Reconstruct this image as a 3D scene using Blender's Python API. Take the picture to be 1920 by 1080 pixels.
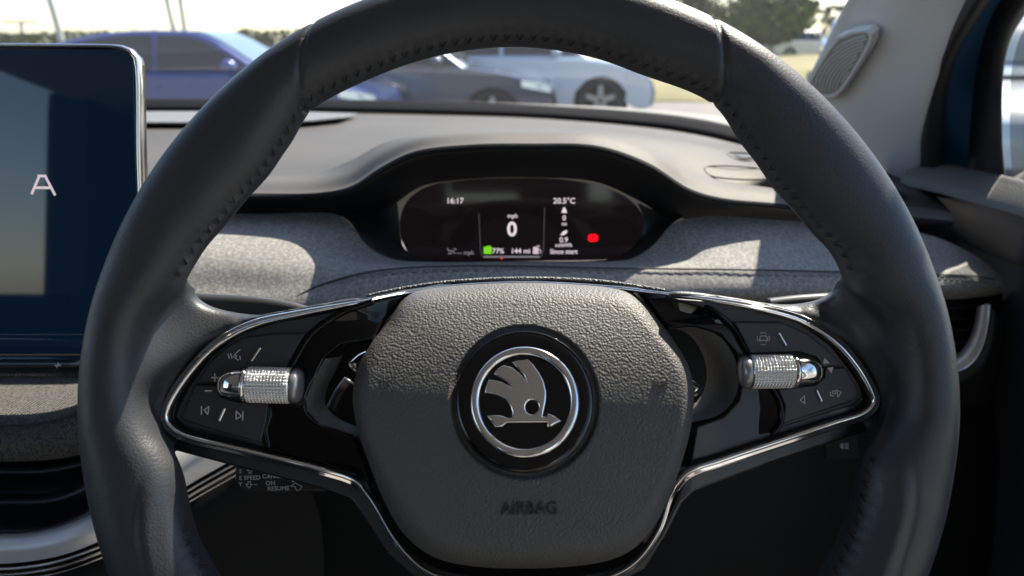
import bpy, bmesh, math, random
from mathutils import Vector, Matrix, noise
R = math.radians
sc = bpy.context.scene
for o in list(bpy.data.objects): bpy.data.objects.remove(o)
col = sc.collection

# ---------------------------------------------------------------- camera, sky, sun, exposure
FPX, PITCH = 1493.0, R(17.3)
CAM = Vector((0, 0, 1.30))
Fw = Vector((0, math.cos(PITCH), -math.sin(PITCH))); Up = Vector((0, math.sin(PITCH), math.cos(PITCH))); Rt = Vector((1, 0, 0))
cd = bpy.data.cameras.new('camera'); cam = bpy.data.objects.new('camera', cd); col.objects.link(cam)
cam.location = CAM; cam.rotation_euler = (R(90) - PITCH, 0, 0)
cd.sensor_width = 36; cd.lens = 36 * FPX / 1920; cd.clip_start = 0.01; cd.clip_end = 2000
cd.dof.use_dof = True; cd.dof.focus_distance = 0.395; cd.dof.aperture_fstop = 9.5
sc.camera = cam

SUN_AZ, SUN_EL = R(39.5), R(49)      # azimuth from straight ahead towards the right
SDIR = Vector((math.sin(SUN_AZ) * math.cos(SUN_EL), math.cos(SUN_AZ) * math.cos(SUN_EL), math.sin(SUN_EL)))
w = bpy.data.worlds.new('World'); sc.world = w; w.use_nodes = True
nt = w.node_tree; nt.nodes.clear()
sky = nt.nodes.new('ShaderNodeTexSky'); sky.sky_type = 'NISHITA'; sky.sun_disc = False
sky.sun_elevation = SUN_EL; sky.sun_rotation = SUN_AZ; sky.air_density = 1.0; sky.dust_density = 0.6; sky.ozone_density = 1.0
bg = nt.nodes.new('ShaderNodeBackground'); bg.inputs['Strength'].default_value = 0.105
wo = nt.nodes.new('ShaderNodeOutputWorld')
nt.links.new(sky.outputs[0], bg.inputs[0]); nt.links.new(bg.outputs[0], wo.inputs[0])
ld = bpy.data.lights.new('sun', 'SUN'); ld.energy = 5.0; ld.angle = R(0.53); ld.color = (1.0, 0.90, 0.76)
sun = bpy.data.objects.new('sun', ld); col.objects.link(sun)
sun.rotation_euler = (-SDIR).to_track_quat('-Z', 'Y').to_euler()
sc.view_settings.view_transform = 'Standard'; sc.view_settings.look = 'None'
sc.view_settings.exposure = 1.42; sc.view_settings.gamma = 1
sc.render.engine = 'CYCLES'
sc.cycles.max_bounces = 10; sc.cycles.transparent_max_bounces = 16; sc.cycles.caustics_reflective = False
sc.cycles.caustics_refractive = False; sc.cycles.sample_clamp_indirect = 6; sc.cycles.use_denoising = True

# ---------------------------------------------------------------- pixel rays
def ray(px, py): return Fw + Rt * ((px - 960) / FPX) + Up * ((540 - py) / FPX)
def P(px, py, d): return CAM + ray(px, py) * d
def PZ(px, py, z):
    r = ray(px, py); return CAM + r * ((z - CAM.z) / r.z)
def PY(px, py, y):
    r = ray(px, py); return CAM + r * ((y - CAM.y) / r.y)
def PX(px, py, x):
    r = ray(px, py); return CAM + r * ((x - CAM.x) / r.x)

class Frame:
    def __init__(s, o, U, V):
        s.o = o; s.U = U.normalized(); s.V = (V - s.U * V.dot(s.U)).normalized(); s.N = s.U.cross(s.V)
        s.M = Matrix.Translation(o) @ Matrix((s.U, s.V, s.N)).transposed().to_4x4()
    def px(s, x, y, h=0.0):
        r = ray(x, y); t = (h - (CAM - s.o).dot(s.N)) / r.dot(s.N)
        p = CAM + r * t - s.o
        return Vector((p.dot(s.U), p.dot(s.V), h))
    def world(s, p): return s.M @ p

# ---------------------------------------------------------------- tagging
def tag(o, label=None, cat=None, group=None, kind=None):
    if label: o['label'] = label
    if cat: o['category'] = cat
    if group: o['group'] = group
    if kind: o['kind'] = kind
    return o
def empty(name, M, label, cat, group=None):
    o = bpy.data.objects.new(name, None); col.objects.link(o)
    if isinstance(M, Vector): M = Matrix.Translation(M)
    o.matrix_world = M; o.empty_display_size = .02
    return tag(o, label, cat, group)
def link_mesh(name, me, m, root=None, world=False, smooth=True):
    if world and root is not None:
        inv = ROOTM[root.name].inverted(); me.transform(inv)
    if m is not None:
        me.materials.clear(); me.materials.append(m)
    if smooth: me.polygons.foreach_set('use_smooth', [True] * len(me.polygons))
    o = bpy.data.objects.new(name, me); col.objects.link(o)
    if root is not None: o.parent = root
    return o
ROOTM = {}
def root(name, M, label, cat, group=None):
    if isinstance(M, Vector): M = Matrix.Translation(M)
    o = empty(name, M, label, cat, group); ROOTM[o.name] = M.copy(); return o
def sub(o, parent):                        # register a part so it can carry sub-parts in the same frame
    ROOTM[o.name] = ROOTM[parent.name]; return o
def mk(name, verts, faces, m, root=None, world=False, smooth=True):
    me = bpy.data.meshes.new(name); me.from_pydata([tuple(v) for v in verts], [], faces); me.validate(); me.update()
    return link_mesh(name, me, m, root, world, smooth)
def autosmooth(o, ang=35):
    me = o.data; bm = bmesh.new(); bm.from_mesh(me); bmesh.ops.recalc_face_normals(bm, faces=bm.faces[:])
    for e in bm.edges:
        if len(e.link_faces) == 2 and e.calc_face_angle(0) > R(ang): e.smooth = False
    bm.to_mesh(me); bm.free(); return o

# ---------------------------------------------------------------- curves / lofts
def cr(pts, n, closed=False):
    pts = [Vector(p) for p in pts]; k = len(pts)
    g = (lambda i: pts[i % k]) if closed else (lambda i: pts[i] if 0 <= i < k else (pts[0] * 2 - pts[1] if i < 0 else pts[-1] * 2 - pts[-2]))
    segs = k if closed else k - 1; out = []; S = 14
    for i in range(segs):
        p0, p1, p2, p3 = g(i - 1), g(i), g(i + 1), g(i + 2)
        l0, l1, l2 = [max((b - a).length, 1e-9) ** .5 for a, b in ((p0, p1), (p1, p2), (p2, p3))]
        m1 = (p2 - p1) + ((p1 - p0) / l0 - (p2 - p0) / (l0 + l1)) * l1
        m2 = (p2 - p1) + ((p3 - p2) / l2 - (p3 - p1) / (l1 + l2)) * l1
        for j in range(S):
            t = j / S; t2 = t * t; t3 = t2 * t
            out.append(p1 * (2*t3 - 3*t2 + 1) + m1 * (t3 - 2*t2 + t) + p2 * (-2*t3 + 3*t2) + m2 * (t3 - t2))
    out.append(pts[0].copy() if closed else pts[-1].copy())
    L = [0.]
    for a, b in zip(out, out[1:]): L.append(L[-1] + (b - a).length)
    res = []; j = 0; cnt = n if closed else n - 1
    for i in range(n):
        s = L[-1] * i / cnt
        while j < len(L) - 2 and L[j + 1] < s: j += 1
        t = (s - L[j]) / max(L[j + 1] - L[j], 1e-12); res.append(out[j].lerp(out[j + 1], min(max(t, 0), 1)))
    return res
def grid_mesh(rows, closed_u=False):
    m = len(rows); n = len(rows[0]); V = [p for r in rows for p in r]; Fc = []
    for i in range(m - 1):
        for j in range(n if closed_u else n - 1):
            a = i*n + j; b = i*n + (j + 1) % n; Fc.append((a, b, b + n, a + n))
    return V, Fc
def loft(name, rows, mat, root=None, n=120, m=40, thick=0, world=True, linear=False, xcols=False):
    rs = [cr(r, n) for r in rows]
    if linear: grid = rs
    else:
        cols = [cr([r[j] for r in rs], m) for j in range(n)]
        grid = [[cols[j][i] for j in range(n)] for i in range(m)]
    V, Fc = grid_mesh(grid)
    o = mk(name, V, Fc, mat, root, world)
    if thick:
        md = o.modifiers.new('solid', 'SOLIDIFY'); md.thickness = abs(thick); md.offset = -1 if thick > 0 else 1
    return o
def sweep(name, path, mat, root=None, w=.002, t=.002, closed=False, n=200, up=None, prof=None, world=False, widths=None, raw=False, cap=True):
    """sweep a profile (list of (a,b) in units of w,t) along the path; a lies across, b along up"""
    pts = path if raw else cr(path, n, closed); n = len(pts)
    prof = prof or [(math.cos(2*math.pi*i/10), math.sin(2*math.pi*i/10)) for i in range(10)]
    V = []; k = len(prof)
    for i, p in enumerate(pts):
        a = pts[(i - 1) % n] if (closed or i > 0) else p; b = pts[(i + 1) % n] if (closed or i < n - 1) else p
        T = (b - a).normalized(); u = (up or Vector((0, 0, 1)))
        side = T.cross(u).normalized(); u2 = side.cross(T).normalized()
        sw = widths(i / n) if widths else 1.0
        for (x, y) in prof: V.append(p + side * (x*w*sw) + u2 * (y*t))
    Fc = []
    for i in range(n if closed else n - 1):
        for j in range(k):
            a = i*k + j; b = i*k + (j + 1) % k; c = ((i + 1) % n)*k + (j + 1) % k; d = ((i + 1) % n)*k + j
            Fc.append((a, d, c, b))
    if not closed and cap: Fc.append(tuple(range(k))); Fc.append(tuple((n - 1)*k + j for j in reversed(range(k))))
    return mk(name, V, Fc, mat, root, world)
def plate_mesh(outs, h0, h1, bevel=0.0, res=3, smooth_n=0):
    cu = bpy.data.curves.new('tmp', 'CURVE'); cu.dimensions = '2D'; cu.fill_mode = 'BOTH'
    for o in outs:
        pts = [(p[0], p[1]) for p in (cr([Vector((q[0], q[1], 0)) for q in o], smooth_n, True) if smooth_n else o)]
        s = cu.splines.new('POLY'); s.points.add(len(pts) - 1); s.use_cyclic_u = True
        for i, p in enumerate(pts): s.points[i].co = (p[0], p[1], 0, 1)
    cu.extrude = max((h1 - h0) / 2 - bevel, 1e-6); cu.bevel_depth = bevel; cu.bevel_resolution = res; cu.offset = -bevel
    ob = bpy.data.objects.new('tmp', cu); col.objects.link(ob)
    dg = bpy.context.evaluated_depsgraph_get(); me = bpy.data.meshes.new_from_object(ob.evaluated_get(dg))
    bpy.data.objects.remove(ob); bpy.data.curves.remove(cu)
    me.transform(Matrix.Translation((0, 0, (h0 + h1) / 2)))
    return me
def plate(name, outs, h0, h1, m, root, bevel=0.0, smooth_n=0, res=3, fn=None, ang=40):
    me = plate_mesh(outs, h0, h1, bevel, res, smooth_n)
    if fn:
        for v in me.vertices: v.co = fn(v.co)
    bm = bmesh.new(); bm.from_mesh(me); bmesh.ops.remove_doubles(bm, verts=bm.verts[:], dist=1e-6)
    bmesh.ops.recalc_face_normals(bm, faces=bm.faces[:])
    for e in bm.edges:
        if len(e.link_faces) == 2 and e.calc_face_angle(0) > R(ang): e.smooth = False
    bm.to_mesh(me); bm.free()
    o = link_mesh(name, me, m, root)
    if bevel: wn = o.modifiers.new('wn', 'WEIGHTED_NORMAL'); wn.weight = 100; wn.keep_sharp = True
    return o
def text_mesh(s, size, cx, cy, h, thick=.0001, sx=1.0, bold=0.0, rot=0.0, shear=0.0, spacing=1.0):
    cu = bpy.data.curves.new('tmp', 'FONT'); cu.body = s; cu.size = size; cu.align_x = 'CENTER'; cu.align_y = 'CENTER'
    cu.extrude = thick / 2; cu.offset = bold * size; cu.resolution_u = 3; cu.shear = shear; cu.space_character = spacing
    ob = bpy.data.objects.new('tmp', cu); col.objects.link(ob)
    dg = bpy.context.evaluated_depsgraph_get(); me = bpy.data.meshes.new_from_object(ob.evaluated_get(dg))
    bpy.data.objects.remove(ob); bpy.data.curves.remove(cu)
    me.transform(Matrix.Translation((cx, cy, h)) @ Matrix.Rotation(rot, 4, 'Z') @ Matrix.Diagonal((sx, 1, 1, 1)))
    return me
def ribbon_poly(pts, wd):
    """flat stroke polygons (list of quads) for a polyline in 2D"""
    V = []; Fc = []
    for a, b in zip(pts, pts[1:]):
        a = Vector(a[:2]); b = Vector(b[:2]); d = (b - a).normalized(); nrm = Vector((-d.y, d.x)) * wd / 2; e = d * wd * .3
        k = len(V); V += [a - e + nrm, a - e - nrm, b + e - nrm, b + e + nrm]; Fc.append((k, k+1, k+2, k+3))
    return V, Fc
def strokes(name, lines, wd, h, m, root, th=.00015, fn=None):
    V = []; Fc = []
    for ln in lines:
        v, f = ribbon_poly(ln, wd)
        for q in f:
            b = len(V); c = [v[i] for i in q]
            lo = [Vector((p.x, p.y, h)) for p in c]; hi = [Vector((p.x, p.y, h + th)) for p in c]
            V += lo + hi
            Fc += [(b+4, b+5, b+6, b+7)] + [(b+i, b+(i+1) % 4, b+4+(i+1) % 4, b+4+i) for i in range(4)]
        # tiny lift between strokes keeps crossing tops off one plane
        h += 1e-5
    if fn: V = [fn(v) for v in V]
    return mk(name, V, Fc, m, root, smooth=False)

# ---------------------------------------------------------------- materials
def mat(name, c, rough=.5, metal=0., spec=.5, coat=0., coatr=.05, bump=None, var=None, emit=None, sheen=0., aniso=None, rvar=None):
    m = bpy.data.materials.new(name); m.use_nodes = True; N = m.node_tree.nodes; L = m.node_tree.links
    b = N['Principled BSDF']; b.inputs['Base Color'].default_value = (*c, 1); b.inputs['Roughness'].default_value = rough
    b.inputs['Metallic'].default_value = metal; b.inputs['Specular IOR Level'].default_value = spec
    b.inputs['Coat Weight'].default_value = coat; b.inputs['Coat Roughness'].default_value = coatr
    b.inputs['Sheen Weight'].default_value = sheen; b.inputs['Sheen Roughness'].default_value = .4
    tc = N.new('ShaderNodeTexCoord')
    def tex(kind, scale, det=2, st=None):
        if kind == 'voronoi':
            t = N.new('ShaderNodeTexVoronoi'); t.feature = 'SMOOTH_F1'; t.inputs['Smoothness'].default_value = .35; t.inputs['Scale'].default_value = scale
            out = t.outputs['Distance']
        elif kind == 'wave':
            t = N.new('ShaderNodeTexWave'); t.inputs['Scale'].default_value = scale; t.inputs['Distortion'].default_value = det; out = t.outputs['Fac']
        else:
            t = N.new('ShaderNodeTexNoise'); t.inputs['Scale'].default_value = scale; t.inputs['Detail'].default_value = det; out = t.outputs['Fac']
        if st:
            mp = N.new('ShaderNodeMapping'); mp.inputs['Scale'].default_value = st; L.new(tc.outputs['Object'], mp.inputs[0]); L.new(mp.outputs[0], t.inputs['Vector'])
        else: L.new(tc.outputs['Object'], t.inputs['Vector'])
        return out
    if var:   # (kind, scale, detail, colour2, low, high[, stretch])
        o = tex(var[0], var[1], var[2], var[6] if len(var) > 6 else None); rmp = N.new('ShaderNodeMapRange'); rmp.inputs[1].default_value = var[4]; rmp.inputs[2].default_value = var[5]
        L.new(o, rmp.inputs[0]); mx = N.new('ShaderNodeMix'); mx.data_type = 'RGBA'; mx.inputs[6].default_value = (*c, 1); mx.inputs[7].default_value = (*var[3], 1)
        L.new(rmp.outputs[0], mx.inputs[0]); L.new(mx.outputs[2], b.inputs['Base Color'])
    if rvar:  # roughness variation (scale, lo, hi)
        o = tex('noise', rvar[0], 4); rmp = N.new('ShaderNodeMapRange'); rmp.inputs[1].default_value = .35; rmp.inputs[2].default_value = .7
        rmp.inputs[3].default_value = rvar[1]; rmp.inputs[4].default_value = rvar[2]; L.new(o, rmp.inputs[0]); L.new(rmp.outputs[0], b.inputs['Roughness'])
    if bump:  # list of (kind, scale, detail, strength, distance[, stretch])
        prev = None
        for bp in bump:
            o = tex(bp[0], bp[1], bp[2], bp[5] if len(bp) > 5 else None); bn = N.new('ShaderNodeBump')
            bn.inputs['Strength'].default_value = bp[3]; bn.inputs['Distance'].default_value = bp[4]; L.new(o, bn.inputs['Height'])
            if prev: L.new(prev.outputs[0], bn.inputs['Normal'])
            prev = bn
        L.new(prev.outputs[0], b.inputs['Normal'])
    if emit: b.inputs['Emission Color'].default_value = (*emit[0], 1); b.inputs['Emission Strength'].default_value = emit[1]
    return m
M = {}
M['leather'] = mat('leather_rim', (.028, .031, .036), .42, spec=.55, bump=[('voronoi', 1000, 2, .35, -.00022)], rvar=(60, .40, .50))
M['leather_web'] = M['leather']
M['airbag'] = mat('grained_soft_plastic', (.082, .079, .076), .58, spec=.5, bump=[('voronoi', 900, 2, .9, -.00036), ('noise', 500, 2, .2, .0002)])
M['emboss'] = mat('emboss_shade', (.016, .016, .018), .6)  # letters share the cover's colour; relief shading is painted in as this dark
M['gloss'] = mat('gloss_black', (.003, .003, .004), .05, spec=.32, coat=.0, coatr=.02, var=('noise', 900, 2, (.10, .10, .11), .76, .80))
M['badge_black'] = mat('badge_black', (.003, .003, .004), .03, spec=.45, coat=.2, coatr=.01)
M['chrome'] = mat('chrome', (.88, .86, .84), .09, 1.0)
M['chrome_soft'] = mat('chrome_soft', (.72, .70, .68), .17, 1.0)
M['satin'] = mat('satin_black', (.034, .034, .037), .42, spec=.5, bump=[('noise', 1500, 2, .08, .0002)])
M['thread'] = mat('thread_black', (.018, .018, .02), .55)
M['thread_grey'] = mat('thread_grey', (.20, .20, .20), .7)
M['icon'] = mat('icon_print', (.62, .62, .62), .5)
M['icon_dim'] = mat('icon_print_grey', (.6, .6, .61), .5)
M['dash'] = mat('dash_soft_plastic', (.052, .045, .038), .6, spec=.4, bump=[('wave', 260, 3, .30, .0005, (1, .25, .25)), ('noise', 700, 3, .4, .0005)], var=('noise', 9, 4, (.064, .056, .048), .35, .65))
M['dash_black'] = mat('dash_black_plastic', (.014, .015, .017), .55, bump=[('noise', 900, 2, .2, .0003)])
M['knee'] = mat('knee_panel_black', (.005, .006, .007), .7, spec=.25)
M['frit'] = mat('black_glass_border', (.006, .006, .007), .8, spec=.05)
M['cloth'] = mat('grey_felt_cloth', (.20, .195, .188), .95, spec=.15, sheen=.15, bump=[('noise', 900, 4, .6, .0006)], var=('noise', 420, 3, (.33, .32, .30), .42, .64))
M['seam'] = mat('seam_shadow_cloth', (.05, .05, .05), .9)
M['weave'] = mat('woven_console_cloth', (.07, .069, .067), .9, spec=.2, bump=[('wave', 125, 0, 1.0, .0009, (1, 1, 1)), ('wave', 125, 0, 1.0, .0009, (-1, 1, 1))], var=('voronoi', 480, 2, (.24, .23, .215), .15, .55))
M['silver'] = mat('brushed_silver', (.74, .75, .77), .42, .5, bump=[('noise', 260, 3, .12, .0002, (12, .6, .6))])
M['pillar'] = mat('light_grey_pillar_trim', (.60, .62, .65), .75, spec=.3, bump=[('noise', 800, 2, .12, .0003)])
M['pillar_line'] = mat('pillar_groove', (.30, .30, .30), .7)
M['seal'] = mat('rubber_seal', (.018, .018, .02), .6)
M['bluepaint'] = mat('blue_body_paint', (.018, .12, .27), .3, .2, coat=.8)
M['door'] = mat('door_soft_plastic', (.015, .022, .034), .6, bump=[('voronoi', 1100, 2, .5, .0004)])
M['door_top'] = mat('door_top_soft_plastic', (.12, .117, .11), .6, bump=[('voronoi', 700, 2, .8, .0006), ('noise', 300, 2, .3, .0006)])
M['door_cloth'] = mat('door_lower_cloth', (.030, .034, .044), .85, bump=[('noise', 800, 3, .6, .0005)])
M['roof'] = mat('headliner', (.50, .51, .53), .95)
M['seatcloth'] = mat('seat_cloth', (.24, .225, .21), .9)
M['carpet'] = mat('carpet', (.012, .012, .014), .95)
M['screen'] = mat('screen_glass', (.0035, .008, .018), .03, spec=.5, coat=.3, coatr=.0, emit=((.02, .10, .25), .02))
M['screen_edge'] = mat('screen_edge_gloss', (.012, .013, .015), .12, coat=.5)
M['lens'] = mat('display_lens', (.004, .0035, .004), .06, spec=.5, emit=((.10, .06, .07), .02))
M['e_white'] = mat('lit_white', (.1, .1, .1), .5, emit=((1, .86, .92), .32))
M['e_dim'] = mat('lit_grey', (.1, .1, .1), .5, emit=((.8, .72, .78), .10))
M['e_green'] = mat('lit_green', (.05, .1, .02), .5, emit=((.25, .85, .02), .30))
M['e_red'] = mat('lit_red', (.1, .0, .0), .5, emit=((1, .0, .005), .9))
M['e_pink'] = mat('lit_pink', (.1, .1, .1), .5, emit=((.95, .80, .85), .25))
def glassmat(name, tint, k, dust=.0):
    m = bpy.data.materials.new(name); m.use_nodes = True; N = m.node_tree.nodes; L = m.node_tree.links; N.clear()
    t = N.new('ShaderNodeBsdfTransparent'); t.inputs[0].default_value = (*tint, 1); g = N.new('ShaderNodeBsdfGlossy'); g.inputs['Roughness'].default_value = .02
    f = N.new('ShaderNodeFresnel'); f.inputs[0].default_value = 1.45; mu = N.new('ShaderNodeMath'); mu.operation = 'MULTIPLY'; mu.inputs[1].default_value = k
    mx = N.new('ShaderNodeMixShader'); o = N.new('ShaderNodeOutputMaterial')
    tr = N.new('ShaderNodeBsdfTranslucent'); tr.inputs[0].default_value = (.9, .92, .95, 1); m2 = N.new('ShaderNodeMixShader'); m2.inputs[0].default_value = dust
    L.new(t.outputs[0], m2.inputs[1]); L.new(tr.outputs[0], m2.inputs[2])
    L.new(f.outputs[0], mu.inputs[0]); L.new(mu.outputs[0], mx.inputs[0]); L.new(m2.outputs[0], mx.inputs[1]); L.new(g.outputs[0], mx.inputs[2]); L.new(mx.outputs[0], o.inputs[0])
    return m
M['dusty_glass'] = glassmat('dusty_windscreen_glass', (.95, .97, .96), .6, .012)
M['glass'] = glassmat('clear_glass', (.95, .97, .96), .6)

# ================================================================ THE CAR'S SHELL (windscreen, roof, doors, pillars)
# windscreen
def wsx(z, side):      # inner A-pillar edge line at height z (side +1 right, -1 left)
    x = .347 - .24 * (z - 1.245) if z < 1.34 else .3242 - .06 * (z - 1.34); y = .978 - 1.73 * (z - 1.245)
    return Vector((x if side > 0 else -.74 - x, y, z))
RIGHT_TOP = wsx(1.60, 1); LEFT_TOP = wsx(1.60, -1)

ws = root('windscreen', Vector((-.37, 1.3, 1.18)), 'clear raked windscreen glass above the dashboard, cars seen through it', 'windscreen')
base = [P(-900, 205, 1.35), P(-300, 197, 1.38), P(300, 195, 1.38), P(800, 198, 1.37), P(1150, 212, 1.3), P(1350, 238, 1.14), Vector((.42, .96, 1.185))]
rows = [base]
for z in (1.28, 1.38, 1.5, 1.60):
    a = wsx(z, -1); b = wsx(z, 1); row = []
    for k in range(7):
        t = k / 6; p = a.lerp(b, t); p.y += .32 * (1 - (z - 1.2) / .6) * (1 - (2*t - 1) ** 2) ** .8; row.append(p)
    rows.append(row)
loft('pane', rows, M['dusty_glass'], ws, n=60, m=24)
# black ceramic border lying along the pane's lower edge
fr_top = [P(-900, 187, 1.36), P(-300, 187, 1.36), P(270, 189, 1.36), P(560, 190, 1.36), P(800, 194, 1.35), P(1000, 201, 1.33), P(1200, 214, 1.26), P(1300, 226, 1.18), P(1380, 243, 1.10), P(1460, 268, 1.0), P(1560, 300, .93)]
fr_bot = [P(-900, 205, 1.30), P(-300, 205, 1.30), P(270, 208, 1.30), P(560, 208, 1.30), P(800, 213, 1.29), P(1000, 220, 1.27), P(1200, 236, 1.20), P(1300, 250, 1.12), P(1380, 268, 1.04), P(1460, 292, .95), P(1560, 320, .88)]
loft('ceramic_border', [fr_top, fr_bot], M['frit'], ws, n=80, m=4, thick=.004)

# bonnet in front of the windscreen
bon = root('car_bonnet', Vector((-.37, 1.5, 1.1)), 'pale shining strip of car bonnet beyond the windscreen base', 'car bonnet')
b0 = [p + Vector((0, .03, -.006)) for p in [P(-900, 190, 1.38), P(-300, 190, 1.38), P(270, 192, 1.38), P(800, 197, 1.37), P(1200, 217, 1.28), P(1380, 246, 1.12), P(1500, 280, .98)]]
b1 = [P(-900, 187, 1.6), P(-300, 186, 1.6), P(270, 187, 1.6), P(800, 193, 1.6), P(1200, 209, 1.5), P(1380, 234, 1.35), P(1500, 262, 1.2)]
b2 = [P(-900, 185, 2.2), P(-300, 184, 2.2), P(270, 185, 2.2), P(800, 190, 2.2), P(1200, 204, 2.1), P(1380, 222, 1.9), P(1500, 246, 1.7)]
b3 = [Vector((p.x, p.y + .15, .7)) for p in b2]
M['bonnet'] = mat('bonnet_paint', (.22, .21, .20), .75, .0, spec=.2)
loft('panel', [b0, b1, b2, b3], M['bonnet'], bon, n=60, linear=True)

# roof lining
rf = root('roof_lining', Vector((-.37, -.6, 1.62)), 'pale grey roof lining of the car above the view', 'roof lining')
V = []; Fc = []
fy = RIGHT_TOP.y
for (z, dx) in ((1.60, 0), (1.66, -.03)):
    V += [Vector((LEFT_TOP.x - .12 + dx, -2.1, z)), Vector((RIGHT_TOP.x + .12 - dx, -2.1, z)), Vector((RIGHT_TOP.x + .12 - dx, fy - .1, z)), Vector((RIGHT_TOP.x, fy + .02, z)), Vector((-.37, fy + .14, z)), Vector((LEFT_TOP.x, fy + .02, z)), Vector((LEFT_TOP.x - .12 + dx, fy - .1, z))]
Fc = [tuple(range(7)), tuple(reversed(range(7, 14)))] + [(i, (i+1) % 7, 7 + (i+1) % 7, 7 + i) for i in range(7)]
mk('lining_panel', V, Fc, M['roof'], rf, True, smooth=False)

# ---- right A-pillar
pil = root('pillar_trim', P(1640, 310, .9), 'pale grey windscreen pillar trim with ribbed speaker grille on the right', 'pillar trim')
def lin(a, b, z): t = (z - a.z) / (b.z - a.z); return a.lerp(b, t)
Lr0, Lr1 = P(1735, 305, .84), P(1830, 0, .66)
zs = [1.10, 1.16, 1.2, 1.245, 1.29, 1.34, 1.40, 1.48, 1.60]
def L_in(z):  return wsx(z, 1)
def R_out(z):
    # traced right hand edge of the trim, bowed as in the photo
    p = lin(Lr0, Lr1, z); bow = .012 * math.sin(max(0, min(1, (z - 1.176) / .156)) * math.pi); p = p.copy(); p.x -= bow; return p
rA, rB, rC, rD, rE = [], [], [], [], []
for z in zs:
    a = L_in(z); b = R_out(z)
    back = a + Vector((.03, .03, 0))
    rA.append(back); rB.append(a); rC.append(a.lerp(b, .08) + Vector((0, -.008, 0))); rD.append(a.lerp(b, .55) + Vector((-.006, -.018, 0))); rE.append(b.copy())
loft('trim_panel', [rA, rB, rC, rD, rE, [p + Vector((.012, .02, 0)) for p in rE]], M['pillar'], pil, n=60, m=50)
# speaker grille on the pillar surface: traced on the plane through the trim's face
g0 = P(1580, 120, .865)
gU = (R_out(1.25) - L_in(1.25)).normalized(); gV = (L_in(1.36) - L_in(1.22)).normalized()
GF = Frame(L_in(1.27) + gU * .02 , gU, gV)
off = .016
gr = root('speaker_grille', GF.M, 'ribbed tweeter grille set into the pale windscreen pillar', 'speaker grille')
go = [GF.px(x, y, off) for x, y in [(1508, 165), (1530, 125), (1552, 92), (1570, 68), (1600, 57), (1628, 54), (1637, 62), (1636, 78), (1622, 105), (1600, 140), (1580, 170), (1565, 182), (1540, 184), (1515, 183)]]
gi = [GF.px(x, y, off) for x, y in [(1516, 166), (1536, 130), (1558, 96), (1575, 74), (1602, 63), (1627, 60), (1631, 66), (1629, 78), (1616, 103), (1595, 137), (1575, 166), (1562, 176), (1540, 178), (1520, 177)]]
plate('grille_frame', [go, gi], off - .008, off + .0016, M['pillar'], gr, .0007, smooth_n=0)
plate('grille_panel', [gi], off - .008, off + .0005, mat('grille_grey', (.28, .29, .30), .7), gr, .0003)
import itertools
ribs = []
def inside(p, poly):
    c = False; n = len(poly); j = n - 1
    for i in range(n):
        a, b = poly[i], poly[j]
        if (a[1] > p[1]) != (b[1] > p[1]) and p[0] < (b[0]-a[0])*(p[1]-a[1])/(b[1]-a[1]) + a[0]: c = not c
        j = i
    return c
ipx = [(1518, 166), (1538, 131), (1560, 98), (1577, 77), (1602, 66), (1625, 63), (1628, 68), (1626, 78), (1613, 102), (1592, 136), (1573, 164), (1561, 173), (1540, 175), (1522, 174)]
for k in range(22):
    rr = 10 + k * 5.6; cur = []
    for j in range(70):
        a = R(-190 + j * 3.4); q = (1650 + rr * 1.15 * math.cos(a) , 180 + rr * 1.05 * math.sin(a))
        if inside(q, ipx): cur.append(GF.px(q[0], q[1], off))
        elif len(cur) > 3: ribs.append(cur); cur = []
        else: cur = []
    if len(cur) > 3: ribs.append(cur)
V = []; Fc = []
for c in ribs:
    v, f = ribbon_poly(c, .0015)
    for q in f:
        b = len(V); cc = [v[i] for i in q]
        V += [Vector((p.x, p.y, off)) for p in cc] + [Vector((p.x, p.y, off + .0018)) for p in cc]
        Fc += [(b+4, b+5, b+6, b+7)] + [(b+i, b+(i+1) % 4, b+4+(i+1) % 4, b+4+i) for i in range(4)]
mk('grille_ribs', V, Fc, M['pillar'], gr, smooth=False)

# ---- right door: seal, blue frame, black window frame, top, side panel, lower cloth
def strip(name, edges, m, root_, n=80, mm=10, thick=0): return loft(name, edges, m, root_, n=n, m=mm, thick=thick)
dr = root('car_door', Vector((.5, .5, .5)), 'dark driver door with blue window frame and sunlit soft top', 'car door')
def vcol(pts): return [P(*p) for p in pts]
e1 = vcol([(1735, 320, .845), (1737, 250, .80), (1748, 170, .755), (1775, 95, .71), (1822, 10, .66), (1900, -110, .60), (2000, -240, .55)])
e2 = vcol([(1768, 322, .84), (1772, 240, .80), (1780, 160, .76), (1800, 95, .72), (1838, 30, .68), (1915, -90, .61), (2015, -220, .56)])
e3 = vcol([(1822, 330, .83), (1826, 240, .80), (1832, 160, .77), (1845, 95, .73), (1868, 30, .69), (1935, -70, .63), (2030, -200, .58)])
e4 = vcol([(1884, 345, .76), (1878, 280, .745), (1877, 200, .73), (1880, 130, .71), (1895, 70, .69), (1925, 20, .67), (2040, -150, .60)])
sh = lambda L_, v: [p + Vector(v) for p in L_]
strip('door_seal', [sh(e1, (-.004, .02, 0)), sh(e1, (0, -.006, 0)), sh([a.lerp(b, .5) for a, b in zip(e1, e2)], (-.004, -.01, 0)), e2, sh(e2, (.006, .03, 0))], M['seal'], dr, mm=20)
strip('window_frame', [sh(e2, (.002, .022, 0)), sh([a.lerp(b, .5) for a, b in zip(e2, e3)], (.003, .012, 0)), sh(e3, (.002, .004, 0))], M['bluepaint'], dr, mm=12)
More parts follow.
